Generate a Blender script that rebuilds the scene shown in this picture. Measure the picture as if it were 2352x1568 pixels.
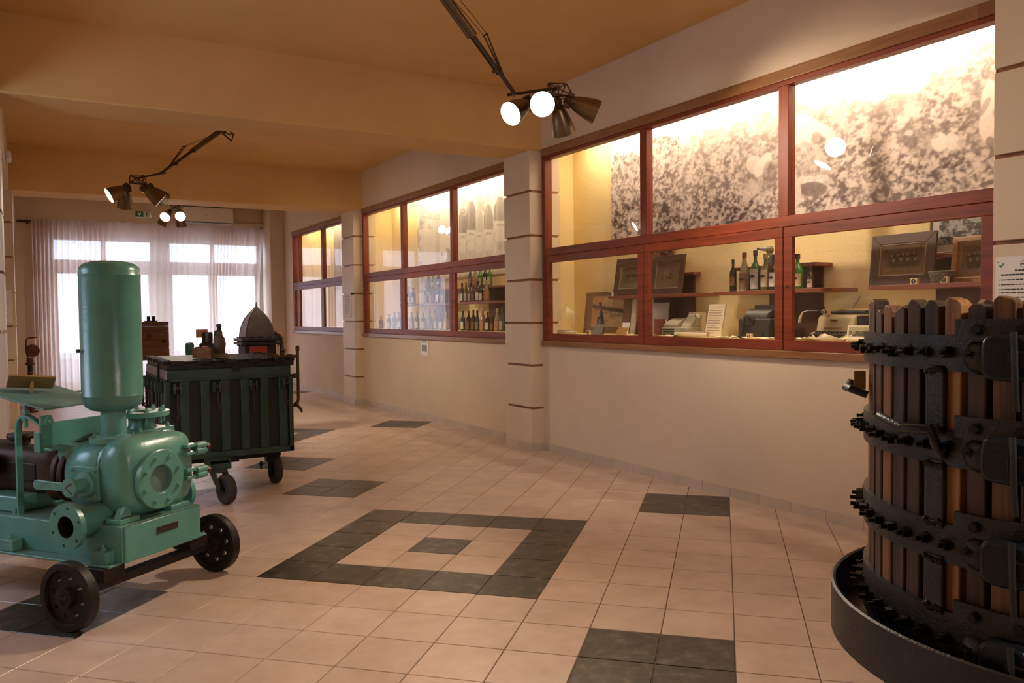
import bpy, math, random
import numpy as np
from mathutils import Vector, Matrix

random.seed(7)
RNG = np.random.default_rng(7)
SC = bpy.context.scene
COL = SC.collection
for o in list(bpy.data.objects):
    bpy.data.objects.remove(o, do_unlink=True)

# ------------------------------------------------------------------ camera
FPX, TILT, ROLL, YAW, CAMZ = 1874.62, .03368, -.01047, math.radians(30.53), 1.5


def cam_rot():
    R0 = np.array([[1, 0, 0], [0, 0, -1], [0, 1, 0]], float)
    ct, st = math.cos(TILT), math.sin(TILT)
    Rx = np.array([[1, 0, 0], [0, ct, -st], [0, st, ct]])
    cr, sr = math.cos(ROLL), math.sin(ROLL)
    Rz = np.array([[cr, -sr, 0], [sr, cr, 0], [0, 0, 1]])
    Yw = np.array([[math.cos(YAW), -math.sin(YAW), 0], [math.sin(YAW), math.cos(YAW), 0], [0, 0, 1]])
    return Rz @ Rx @ R0 @ Yw


CR = cam_rot()
cam = bpy.data.cameras.new('camera')
cam.sensor_width = 36.0
cam.lens = FPX * 36.0 / 2352.0
cam.clip_start = .05
cam.clip_end = 200
camo = bpy.data.objects.new('camera', cam)
COL.objects.link(camo)
m3 = np.stack([CR[0], -CR[1], -CR[2]], 1)
camo.matrix_world = Matrix([[*m3[0], 0], [*m3[1], 0], [*m3[2], CAMZ], [0, 0, 0, 1]])
SC.camera = camo

# ------------------------------------------------------------------ world, exposure, lights
W = bpy.data.worlds.new('world')
SC.world = W
W.use_nodes = True
wn = W.node_tree.nodes
wn['Background'].inputs[0].default_value = (.62, .75, 1.0, 1)
wn['Background'].inputs[1].default_value = 7.6
SC.view_settings.view_transform = 'Standard'
SC.view_settings.look = 'None'
SC.view_settings.gamma = 1
SC.view_settings.use_curve_mapping = False
SC.view_settings.exposure = 0.12

LIGHT_K = 1.0


def area(name, loc, size, energy, color, direction, sy=None):
    L = bpy.data.lights.new(name, 'AREA')
    L.energy = energy * LIGHT_K
    L.color = color
    L.shape = 'RECTANGLE'
    L.size = size
    L.size_y = sy or size
    o = bpy.data.objects.new(name, L)
    o.location = loc
    o.rotation_euler = Vector(direction).to_track_quat('-Z', 'Y').to_euler()
    COL.objects.link(o)
    return o


def spot(name, loc, direction, energy, color, angle=70, blend=.6, radius=.07):
    L = bpy.data.lights.new(name, 'SPOT')
    L.energy = energy * LIGHT_K
    L.color = color
    L.spot_size = math.radians(angle)
    L.spot_blend = blend
    L.shadow_soft_size = radius
    o = bpy.data.objects.new(name, L)
    o.location = loc
    o.rotation_euler = Vector(direction).to_track_quat('-Z', 'Y').to_euler()
    COL.objects.link(o)
    return o


# fluorescent tubes inside the three display cases, hidden above the window heads
CASE_COL = (1.0, .87, .64)
for nm, y0, y1, e in (('case_light_a', 2.7, 7.6, 50), ('case_light_b', 8.2, 13.3, 46), ('case_light_c', 13.9, 17.6, 32)):
    lo = area(nm, (5.30, (y0 + y1) / 2, 3.45), .10, e, CASE_COL, (0, 0, -1), sy=(y1 - y0))
    lo.rotation_euler = (0, math.radians(-32), 0)

# ------------------------------------------------------------------ mesh helpers


class MB:
    """collects shapes; build() links them as one mesh object"""

    def __init__(s, M=None):
        s.v = []
        s.f = []
        s.M = M

    def add(s, verts, faces, M=None):
        n = len(s.v)
        for p in verts:
            p = Vector(p)
            if M is not None:
                p = M @ p
            if s.M is not None:
                p = s.M @ p
            s.v.append((p.x, p.y, p.z))
        for f in faces:
            s.f.append(tuple(i + n for i in f))
        return s

    def bx(s, x0, x1, y0, y1, z0, z1, M=None):
        v = [(x0, y0, z0), (x1, y0, z0), (x1, y1, z0), (x0, y1, z0), (x0, y0, z1), (x1, y0, z1), (x1, y1, z1), (x0, y1, z1)]
        f = [(0, 3, 2, 1), (4, 5, 6, 7), (0, 1, 5, 4), (1, 2, 6, 5), (2, 3, 7, 6), (3, 0, 4, 7)]
        return s.add(v, f, M)

    def box(s, c, d, M=None):
        return s.bx(c[0] - d[0] / 2, c[0] + d[0] / 2, c[1] - d[1] / 2, c[1] + d[1] / 2, c[2] - d[2] / 2, c[2] + d[2] / 2, M)

    def cyl(s, p0, p1, r0, r1=None, n=20, caps=True, M=None):
        r1 = r0 if r1 is None else r1
        p0 = Vector(p0)
        p1 = Vector(p1)
        d = (p1 - p0).normalized()
        u = d.orthogonal().normalized()
        w = d.cross(u)
        v = []
        for p, r in ((p0, r0), (p1, r1)):
            for i in range(n):
                t = 2 * math.pi * i / n
                v.append(p + (u * math.cos(t) + w * math.sin(t)) * r)
        f = [(i, (i + 1) % n, n + (i + 1) % n, n + i) for i in range(n)]
        if caps:
            f.append(tuple(reversed(range(n))))
            f.append(tuple(range(n, 2 * n)))
        return s.add(v, f, M)

    def lathe(s, prof, n=32, M=None, a0=0, a1=2 * math.pi):
        """prof: list of (r,z) about the z axis"""
        full = abs(a1 - a0 - 2 * math.pi) < 1e-6
        m = n if full else n + 1
        v = []
        f = []
        rings = []
        for r, z in prof:
            if r < 1e-6:
                rings.append([len(v)])
                v.append((0, 0, z))
            else:
                base = len(v)
                for i in range(m):
                    t = a0 + (a1 - a0) * i / n
                    v.append((r * math.cos(t), r * math.sin(t), z))
                rings.append(list(range(base, base + m)))
        for A, B in zip(rings[:-1], rings[1:]):
            for i in range(n):
                j = (i + 1) % m if full else i + 1
                if len(A) == 1 and len(B) == 1:
                    continue
                if len(A) == 1:
                    f.append((A[0], B[j], B[i]))
                elif len(B) == 1:
                    f.append((A[i], A[j], B[0]))
                else:
                    f.append((A[i], A[j], B[j], B[i]))
        return s.add(v, f, M)

    def tube(s, pts, r, n=10, M=None, closed=False, flat=None):
        pts = [Vector(p) for p in pts]
        k = len(pts)
        rr = r if isinstance(r, (list, tuple)) else [r] * k
        v = []
        up = None
        for i, p in enumerate(pts):
            if closed:
                d = (pts[(i + 1) % k] - pts[i - 1]).normalized()
            else:
                d = (pts[min(i + 1, k - 1)] - pts[max(i - 1, 0)]).normalized()
            if up is None:
                up = d.orthogonal().normalized()
            up = (up - d * up.dot(d))
            up = up.normalized() if up.length > 1e-6 else d.orthogonal().normalized()
            w = d.cross(up)
            for j in range(n):
                t = 2 * math.pi * j / n
                v.append(p + (up * math.cos(t) + w * math.sin(t)) * rr[i])
        f = []
        for i in range(k if closed else k - 1):
            for j in range(n):
                a = i * n + j
                b = i * n + (j + 1) % n
                i2 = (i + 1) % k
                f.append((a, b, i2 * n + (j + 1) % n, i2 * n + j))
        if not closed:
            f.append(tuple(reversed(range(n))))
            f.append(tuple((k - 1) * n + j for j in range(n)))
        return s.add(v, f, M)

    def prism(s, poly, z0, z1, M=None):
        n = len(poly)
        v = [(p[0], p[1], z0) for p in poly] + [(p[0], p[1], z1) for p in poly]
        f = [tuple(reversed(range(n))), tuple(range(n, 2 * n))]
        f += [(i, (i + 1) % n, n + (i + 1) % n, n + i) for i in range(n)]
        return s.add(v, f, M)

    def loft(s, rings, caps=True, M=None):
        n = len(rings[0])
        v = [p for r in rings for p in r]
        f = []
        for k in range(len(rings) - 1):
            for i in range(n):
                j = (i + 1) % n
                f.append((k * n + i, k * n + j, (k + 1) * n + j, (k + 1) * n + i))
        if caps:
            f.append(tuple(reversed(range(n))))
            f.append(tuple(range((len(rings) - 1) * n, len(rings) * n)))
        return s.add(v, f, M)

    def ball(s, c, r, n=14, M=None, sz=1.0):
        prof = [(r * math.sin(math.pi * i / 8), -r * sz * math.cos(math.pi * i / 8)) for i in range(9)]
        prof[0] = (0, -r * sz)
        prof[-1] = (0, r * sz)
        T = Matrix.Translation(c)
        return s.lathe(prof, n, (M @ T) if M is not None else T)

    def mesh(s, name, smooth=None):
        me = bpy.data.meshes.new(name)
        me.from_pydata(s.v, [], s.f)
        me.validate()
        if smooth is not None:
            me.polygons.foreach_set('use_smooth', [True] * len(me.polygons))
            me.set_sharp_from_angle(angle=math.radians(smooth))
        me.update()
        return me

    def build(s, name, mat, parent=None, smooth=35, bevel=0, loc=None, rot=None):
        me = s.mesh(name, smooth)
        # consistent outward normals
        import bmesh
        bm = bmesh.new()
        bm.from_mesh(me)
        bmesh.ops.recalc_face_normals(bm, faces=bm.faces)
        bm.to_mesh(me)
        bm.free()
        me.materials.append(mat)
        o = bpy.data.objects.new(name, me)
        COL.objects.link(o)
        if parent is not None:
            o.parent = parent
        if loc is not None:
            o.location = loc
        if rot is not None:
            o.rotation_euler = rot
        if bevel:
            b = o.modifiers.new('bevel', 'BEVEL')
            b.width = bevel
            b.segments = 2
            b.limit_method = 'ANGLE'
            b.angle_limit = math.radians(40)
            b.harden_normals = False
        return o


def tag(o, label=None, cat=None, group=None, kind=None):
    if label:
        o['label'] = label
    if cat:
        o['category'] = cat
    if group:
        o['group'] = group
    if kind:
        o['kind'] = kind
    return o


def thing(name, label, cat, loc=(0, 0, 0), rz=0, group=None, kind=None):
    o = bpy.data.objects.new(name, None)
    o.empty_display_size = .1
    COL.objects.link(o)
    o.location = loc
    o.rotation_euler = (0, 0, rz)
    return tag(o, label, cat, group, kind)


def share(name, me, parent=None, loc=(0, 0, 0), rot=(0, 0, 0), scale=None):
    o = bpy.data.objects.new(name, me)
    COL.objects.link(o)
    o.parent = parent
    o.location = loc
    o.rotation_euler = rot
    if scale:
        o.scale = scale
    return o


def MT(loc=(0, 0, 0), rx=0, ry=0, rz=0):
    return Matrix.Translation(loc) @ Matrix.Rotation(rz, 4, 'Z') @ Matrix.Rotation(ry, 4, 'Y') @ Matrix.Rotation(rx, 4, 'X')


def MZ(p, d):
    """matrix taking local +z to direction d at point p"""
    q = Vector(d).to_track_quat('Z', 'Y').to_matrix().to_4x4()
    return Matrix.Translation(p) @ q


# ------------------------------------------------------------------ materials


class NT:
    def __init__(s, name):
        s.m = bpy.data.materials.new(name)
        s.m.use_nodes = True
        s.t = s.m.node_tree
        s.n = s.t.nodes
        s.b = s.n['Principled BSDF']
        s.out = s.n['Material Output']

    def new(s, typ, **kw):
        nd = s.n.new(typ)
        for k, v in kw.items():
            setattr(nd, k, v)
        return nd

    def link(s, a, b):
        s.t.links.new(a, b)

    def coords(s, kind='Object', scale=(1, 1, 1)):
        tc = s.new('ShaderNodeTexCoord')
        mp = s.new('ShaderNodeMapping')
        mp.inputs['Scale'].default_value = scale
        s.link(tc.outputs[kind], mp.inputs[0])
        return mp.outputs[0]

    def world(s, scale=(1, 1, 1)):
        g = s.new('ShaderNodeNewGeometry')
        mp = s.new('ShaderNodeMapping')
        mp.inputs['Scale'].default_value = scale
        mp.inputs['Location'].default_value = (3.13, 7.71, .377)
        s.link(g.outputs['Position'], mp.inputs[0])
        return mp.outputs[0]

    def noise(s, vec, scale, detail=4, rough=.55, dist=0):
        nz = s.new('ShaderNodeTexNoise')
        nz.inputs['Scale'].default_value = scale
        nz.inputs['Detail'].default_value = detail
        nz.inputs['Roughness'].default_value = rough
        nz.inputs['Distortion'].default_value = dist
        s.link(vec, nz.inputs['Vector'])
        return nz.outputs['Fac']

    def ramp(s, fac, stops):
        r = s.new('ShaderNodeValToRGB')
        el = r.color_ramp.elements
        while len(el) < len(stops):
            el.new(.5)
        for e, (p, c) in zip(el, stops):
            e.position = p
            e.color = (*c, 1) if len(c) == 3 else c
        s.link(fac, r.inputs[0])
        return r.outputs[0]

    def bump(s, fac, strength=.2, dist=.01):
        b = s.new('ShaderNodeBump')
        b.inputs['Strength'].default_value = strength
        b.inputs['Distance'].default_value = dist
        s.link(fac, b.inputs['Height'])
        s.link(b.outputs[0], s.b.inputs['Normal'])

    def set(s, **kw):
        for k, v in kw.items():
            s.b.inputs[k.replace('_', ' ')].default_value = v
        return s


def c3(c, k=1.0):
    return tuple(min(1.0, x * k) for x in c)


def mat(name, color, rough=.5, metal=0, var=.12, nscale=6, bump=0, bscale=80, spec=None, coat=0, kind='Object', stretch=(1, 1, 1)):
    n = NT(name)
    v = n.coords(kind, stretch)
    f = n.noise(v, nscale, 5)
    n.link(n.ramp(f, [(.3, c3(color, 1 - var)), (.7, c3(color, 1 + var))]), n.b.inputs['Base Color'])
    n.set(Roughness=rough, Metallic=metal)
    if spec is not None:
        n.b.inputs['Specular IOR Level'].default_value = spec
    if coat:
        n.b.inputs['Coat Weight'].default_value = coat
        n.b.inputs['Coat Roughness'].default_value = .08
    if bump:
        n.bump(n.noise(v, bscale, 3), bump, .004)
    return n.m


def wood(name, dark, light, rough=.45, axis=2, grain=28, coat=0, bump=.08, spots=0, kind='Object', rnd=.0):
    n = NT(name)
    sc = [grain, grain, grain]
    sc[axis] = grain * .06
    v = n.coords(kind, tuple(sc))
    f = n.noise(v, 1.0, 6, .65, .6)
    col = n.ramp(f, [(.28, dark), (.72, light)])
    if rnd:
        oi = n.new('ShaderNodeObjectInfo')
        hs = n.new('ShaderNodeHueSaturation')
        mr = n.new('ShaderNodeMapRange')
        mr.inputs[3].default_value = 1 - rnd
        mr.inputs[4].default_value = 1 + rnd
        n.link(oi.outputs['Random'], mr.inputs[0])
        n.link(mr.outputs[0], hs.inputs['Value'])
        n.link(col, hs.inputs['Color'])
        col = hs.outputs[0]
    n.link(col, n.b.inputs['Base Color'])
    n.set(Roughness=rough)
    if coat:
        n.b.inputs['Coat Weight'].default_value = coat
        n.b.inputs['Coat Roughness'].default_value = .12
    n.bump(f, bump, .004)
    return n.m


def plaster(name, color, var=.05, bump=.12, rough=.75, bscale=55):
    n = NT(name)
    v = n.world()
    f = n.noise(v, 1.3, 6, .6)
    n.link(n.ramp(f, [(.3, c3(color, 1 - var)), (.7, c3(color, 1 + var))]), n.b.inputs['Base Color'])
    n.set(Roughness=rough)
    n.b.inputs['Specular IOR Level'].default_value = .25
    n.bump(n.noise(v, bscale, 4), bump, .006)
    return n.m


def emit(name, color, strength):
    n = NT(name)
    n.set(Base_Color=(*color, 1), Roughness=.4)
    n.b.inputs['Emission Color'].default_value = (*color, 1)
    n.b.inputs['Emission Strength'].default_value = strength
    return n.m


def vcol_mat(name, rough=.6, spec=.3, coat=0):
    n = NT(name)
    a = n.new('ShaderNodeVertexColor')
    a.layer_name = 'print'
    n.link(a.outputs[0], n.b.inputs['Base Color'])
    n.set(Roughness=rough)
    n.b.inputs['Specular IOR Level'].default_value = spec
    n.b.inputs['Coat Weight'].default_value = coat
    return n.m


WALL_C = (.71, .56, .415)
M_WALL = plaster('cream_wall_paint', WALL_C)
M_CEIL = plaster('ceiling_paint', (.76, .48, .19), .06, .05)
M_CASE = plaster('yellow_case_plaster', (.80, .63, .31), .04, .35, .8, 38)
M_PANEL = mat('pillar_panel_paint', (.70, .555, .395), .45, var=.03, nscale=3)
M_MAHOG = wood('mahogany_varnish', (.13, .020, .005), (.29, .048, .010), .46, 1, 22, coat=.06)
M_MAHOG_V = wood('mahogany_varnish_upright', (.13, .020, .005), (.30, .050, .010), .46, 2, 22, coat=.06)
M_OAKTRIM = wood('brown_wood_trim', (.20, .085, .03), (.36, .17, .07), .38, 1, 26, coat=.3)
M_STRIP = wood('groove_wood_strip', (.22, .075, .02), (.36, .14, .04), .45, 0, 20)
M_GROUT = mat('tile_grout', (.16, .11, .085), .9)
M_DARKMETAL = mat('dark_iron', (.022, .020, .019), .45, .6, .3, 12, .25, 60)
M_WHITE = mat('white_plastic', (.78, .77, .75), .4, var=.03)
M_BLACK = mat('black_plastic', (.015, .015, .016), .35, var=.1)
M_PAPER = mat('white_paper', (.82, .80, .78), .7, var=.03)
M_CREAMPAPER = mat('aged_paper', (.78, .66, .46), .75, var=.08, nscale=14)
M_INK = mat('black_ink', (.03, .03, .035), .7)


def tile_mat(name, stops, rough, veins=False):
    n = NT(name)
    v = n.world()
    f = n.noise(v, 5 if not veins else 13, 7, .68)
    col = n.ramp(f, stops)
    oi = n.new('ShaderNodeObjectInfo')
    g = n.new('ShaderNodeNewGeometry')
    ad = n.new('ShaderNodeMath', operation='ADD')
    n.link(oi.outputs['Random'], ad.inputs[0])
    n.link(g.outputs['Random Per Island'], ad.inputs[1])
    fr = n.new('ShaderNodeMath', operation='FRACT')
    n.link(ad.outputs[0], fr.inputs[0])
    mr = n.new('ShaderNodeMapRange')
    mr.inputs[3].default_value = .93
    mr.inputs[4].default_value = 1.06
    n.link(fr.outputs[0], mr.inputs[0])
    hs = n.new('ShaderNodeHueSaturation')
    n.link(mr.outputs[0], hs.inputs['Value'])
    n.link(col, hs.inputs['Color'])
    n.link(hs.outputs[0], n.b.inputs['Base Color'])
    n.set(Roughness=rough)
    return n.m


M_TILE = tile_mat('beige_floor_tile', [(.36, (.55, .40, .31)), (.5, (.61, .45, .36)), (.64, (.66, .50, .40))], .34)
M_DTILE = tile_mat('slate_floor_tile', [(.40, (.026, .022, .018)), (.54, (.055, .047, .039)), (.70, (.16, .14, .118))], .32, True)
M_SKIRT = tile_mat('skirting_tile', [(.3, (.52, .42, .34)), (.7, (.62, .51, .42))], .35)


def glass_mat(name, tint=(1, 1, 1), refl=1.0):
    """thin pane: see-through with Fresnel reflection, no refraction"""
    n = NT(name)
    tr = n.new('ShaderNodeBsdfTransparent')
    tr.inputs[0].default_value = (*tint, 1)
    gl = n.new('ShaderNodeBsdfGlossy')
    gl.inputs['Roughness'].default_value = .0
    gl.inputs[0].default_value = (refl, refl, refl, 1)
    lw = n.new('ShaderNodeLayerWeight')
    lw.inputs[0].default_value = .5
    pw = n.new('ShaderNodeMath', operation='POWER')
    pw.inputs[1].default_value = 4.0
    n.link(lw.outputs['Facing'], pw.inputs[0])
    fr = n.new('ShaderNodeMath', operation='MULTIPLY_ADD')
    fr.inputs[1].default_value = .80
    fr.inputs[2].default_value = .035
    n.link(pw.outputs[0], fr.inputs[0])
    mx = n.new('ShaderNodeMixShader')
    n.link(fr.outputs[0], mx.inputs[0])
    n.link(tr.outputs[0], mx.inputs[1])
    n.link(gl.outputs[0], mx.inputs[2])
    n.link(mx.outputs[0], n.out.inputs[0])
    return n.m


M_PANE = glass_mat('window_glass')

# ------------------------------------------------------------------ structure
XW, XL = 4.85, -1.9          # right wall plane, outer left wall
XP, XPL = 4.69, -.17         # pillar faces right and left
ZC, ZB = 3.90, 3.27          # ceiling, beam underside
YB, YF = -5.0, 18.75         # wall behind the viewer, far wall
PIL = [(2.05, 2.60), (7.55, 8.10), (13.15, 13.75)]
CASE_X = 5.55


def struct(o):
    o['kind'] = 'structure'
    return o


# floor slab of grout with its tiles
floor = struct(MB().bx(XL, 5.7, YB, YF + .3, -.12, -.004).build('floor', M_GROUT))
T = .3330
TC = np.array([2.2605, 4.778])   # centre of the ring motif


def tile_xy(u, v):               # tile grid coordinates (ring spans 0..5) -> world
    du, dv = u - 2.5, v - 2.5
    return TC[0] + (du + dv) * T * math.sqrt(.5), TC[1] + (dv - du) * T * math.sqrt(.5)


def is_dark(i, j):
    for k in range(-3, 4):
        a, b = i + 12 * k, j - 12 * k
        if 0 <= a <= 4 and 0 <= b <= 4:
            if a in (0, 4) or b in (0, 4) or (a == 2 and b == 2):
                return True
        if a in (-3, -2, 6, 7) and b in (-3, -2, 6, 7):
            return True
    return False


def clip_poly(poly, x0, x1, y0, y1):
    def cl(P, f, inter):
        out = []
        for i in range(len(P)):
            a, b = P[i - 1], P[i]
            fa, fb = f(a), f(b)
            if fa >= 0 and fb >= 0:
                out.append(b)
            elif fa >= 0 > fb:
                out.append(inter(a, b, fa, fb))
            elif fa < 0 <= fb:
                out.append(inter(a, b, fa, fb))
                out.append(b)
        return out

    def it(a, b, fa, fb):
        t = fa / (fa - fb)
        return (a[0] + (b[0] - a[0]) * t, a[1] + (b[1] - a[1]) * t)
    for f in (lambda p: p[0] - x0, lambda p: x1 - p[0], lambda p: p[1] - y0, lambda p: y1 - p[1]):
        if not poly:
            return poly
        poly = cl(poly, f, it)
    return poly


def pix(p):
    c = CR @ (np.array(p, float) - np.array([0, 0, CAMZ]))
    if c[2] <= .1:
        return None
    return c[0] / c[2] * FPX + 1176, c[1] / c[2] * FPX + 784, c[2]


def tile_faces(mb, poly):
    n = len(poly)
    cx = sum(p[0] for p in poly) / n
    cy = sum(p[1] for p in poly) / n
    k = .012
    top = [(p[0] + (cx - p[0]) * k, p[1] + (cy - p[1]) * k, 0) for p in poly]
    mid = [(p[0], p[1], -.002) for p in poly]
    bot = [(p[0], p[1], -.02) for p in poly]
    f = [tuple(range(n))]
    for i in range(n):
        j = (i + 1) % n
        f.append((i, n + i, n + j, j))
        f.append((n + i, 2 * n + i, 2 * n + j, n + j))
    mb.add(top + mid + bot, f)


hs_ = (T - .0045) / 2
sq = [(-hs_, -hs_), (hs_, -hs_), (hs_, hs_), (-hs_, hs_)]
mbt = MB()
tile_faces(mbt, sq)
ME_T = mbt.mesh('floor_tile')
ME_T.materials.append(M_TILE)
ME_D = mbt.mesh('dark_floor_tile')
ME_D.materials.append(M_DTILE)
tiles = []
for i in range(-60, 60):
    for j in range(-60, 60):
        x, y = tile_xy(i + .5, j + .5)
        if not (XL - .3 < x < XW + .25 and YB - .3 < y < YF + .3):
            continue
        h = hs_ * math.sqrt(2)
        poly = [(x, y - h), (x + h, y), (x, y + h), (x - h, y)]
        cp = clip_poly(poly, XL, XW - .002, YB, YF - .002)
        if len(cp) < 3:
            continue
        ar = abs(sum(cp[k - 1][0] * cp[k][1] - cp[k][0] * cp[k - 1][1] for k in range(len(cp)))) / 2
        if ar < .002:
            continue
        full = ar > .97 * (2 * hs_) ** 2
        q = pix((x, y, 0))
        vis = q is not None and -60 < q[0] < 2412 and q[1] < 1640 and x > -.9
        tiles.append((q[2] if vis else 1e9 + abs(y), i, j, x, y, full, cp))
tiles.sort(key=lambda t: t[0])
rest = {False: MB(), True: MB()}
for k, (d, i, j, x, y, full, cp) in enumerate(tiles):
    dk = is_dark(i, j)
    if k < 300 and d < 1e8:
        if full:
            share('dark_floor_tile' if dk else 'floor_tile', ME_D if dk else ME_T, floor, (x, y, 0), (0, 0, math.pi / 4))
        else:
            mb = MB()
            tile_faces(mb, cp)
            mb.build('dark_floor_tile' if dk else 'floor_tile', M_DTILE if dk else M_TILE, floor, None)
    else:
        tile_faces(rest[dk], cp)
for dk in (False, True):
    o = rest[dk].build('dark_floor_tiles' if dk else 'floor_tiles', M_DTILE if dk else M_TILE, floor, None)
    o['kind'] = 'stuff'

struct(MB().bx(XL, 5.7, YB, YF + .3, ZC, ZC + .15).build('ceiling', M_CEIL))
BEAM = []
for k, (y0, y1) in enumerate([(-3.6, -3.05)] + PIL):
    b = MB().bx(-.62, XW + .1, y0, y1 + .05, ZB, ZC + .01).build('trim_%d' % (k + 1), M_CEIL, bevel=.012)
    struct(b)

# walls
wr = MB()
spans = [(YB, 2.05), (2.60, 7.55), (8.10, 13.15), (13.75, YF)]
wr.bx(XW, XW + .12, YB, 2.05, 0, ZC)
for (y0, y1) in spans[1:]:
    wr.bx(XW, XW + .10, y0, y1, 0, 1.165)
    wr.bx(XW, XW + .14, y0, y1, 3.285, ZC)
wr.bx(XW, XW + .12, 17.36, YF, 1.16, 3.29)
struct(wr.build('wall_right', M_WALL, None))
# pilaster in the far corner
struct(MB().bx(4.55, XW, 18.05, YF, 0, ZC).build('wall_corner', M_WALL, None, bevel=.01))
# left: outer wall, and the spandrel over the openings between the pillars
wl = MB()
LW_ADDED = [(5.0, 6.35)]      # unseen window opening added in the left outer wall for fill daylight
yy0 = YB
for a_, b_ in LW_ADDED + [(YF, YF)]:
    wl.bx(XL - .12, XL, yy0, a_, 0, ZC)
    if b_ > a_:
        wl.bx(XL - .12, XL, a_, b_, 0, 1.25)
        wl.bx(XL - .12, XL, a_, b_, 2.75, ZC)
    yy0 = b_
struct(wl.build('wall_left', M_WALL, None))
struct(MB().bx(-.60, -.205, YB, YF, ZB - .01, ZC).build('trim_5', M_WALL, None))
wb_ = MB()
wb_.bx(XL, 1.7, YB - .12, YB, 0, ZC)
wb_.bx(3.0, XW + .1, YB - .12, YB, 0, ZC)
wb_.bx(1.7, 3.0, YB - .12, YB, 0, 1.2)
wb_.bx(1.7, 3.0, YB - .12, YB, 2.4, ZC)
struct(wb_.build('wall_back', M_WALL, None))
# far wall with its window opening
wf = MB()
wf.bx(XL, .16, YF, YF + .32, 0, ZC)
wf.bx(.16, 4.66, YF, YF + .32, 3.30, ZC)
wf.bx(4.66, 5.0, YF, YF + .32, 0, ZC)
struct(wf.build('wall_far', M_WALL, None))
# display case interiors behind the windows
wc = MB()
wc.bx(CASE_X, CASE_X + .1, 1.6, YF, 0, 3.6)
struct(wc.build('wall_case_back', M_CASE, None))
for k, y in enumerate((2.2, 7.95, 13.55, 17.62)):
    struct(MB().bx(4.99 if y == 17.62 else 5.09, CASE_X, y, y + .08, 1.0, 3.52).build('wall_case_side_%d' % (k + 1), M_CASE, None))
struct(MB().bx(XW + .10, CASE_X, 1.6, YF, 1.04, 1.275).build('floor_case', M_CASE, None))
struct(MB().bx(XW + .1, CASE_X, 1.6, YF, 3.49, 3.6).build('ceiling_case', M_CASE, None))

# pillars clad with panels
GZ = [.466, .934, 1.400, 1.870, 2.350, 2.830]


def pillar(name, x0, x1, y0, y1, side):
    core = struct(MB().bx(x0 + .032, x1 - .032, y0 + .032, y1 - .032, 0, ZB).build(name, M_GROUT, None))
    zs = [.0] + GZ + [ZB]
    for a, b in zip(zs[:-1], zs[1:]):
        lo = a + (.012 if a > 0 else 0)
        hi = b - (.012 if b < ZB else 0)
        MB().bx(x0, x1, y0, y1, lo, hi).build('cladding_panel', M_PANEL, core, bevel=.004)
        if a > 0:
            MB().bx(x0 + .030, x1 - .030, y0 + .004, y1 - .004, a - .0115, a + .0115).build('groove_strip', M_STRIP, core)
    return core


for (y0, y1) in PIL:
    pillar('wall_pillar', XP, 5.09, y0, y1, 1)
    pillar('wall_pillar', -.80, XPL, y0, y1, -1)

# skirting tiles along the right wall and pillars
bb = struct(MB().bx(XW - .004, XW, 2.6, 18.05, 0, .078).build('baseboard_right', M_GROUT, None))


def skirt_run(p0, p1, nrm):
    p0 = Vector(p0)
    p1 = Vector(p1)
    L = (p1 - p0).length
    d = (p1 - p0).normalized()
    n = Vector(nrm)
    k = max(1, round(L / .315))
    for i in range(k):
        a = p0 + d * (L * i / k + .0015)
        b = p0 + d * (L * (i + 1) / k - .0015)
        mb = MB()
        q = [a, b, b + n * .011, a + n * .011]
        mb.prism([(p.x, p.y) for p in q], 0, .082)
        mb.build('skirting_tile', M_SKIRT, bb, None)


for (y0, y1) in ((2.6, 7.55), (8.1, 13.15), (13.75, 18.05)):
    skirt_run((XW, y0, 0), (XW, y1, 0), (-1, 0, 0))
for (y0, y1) in PIL:
    skirt_run((XP, y0 - .011, 0), (XP, y1 + .011, 0), (-1, 0, 0))
    skirt_run((XP, y0, 0), (XW - .012, y0, 0), (0, -1, 0))

# ------------------------------------------------------------------ display windows


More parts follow.
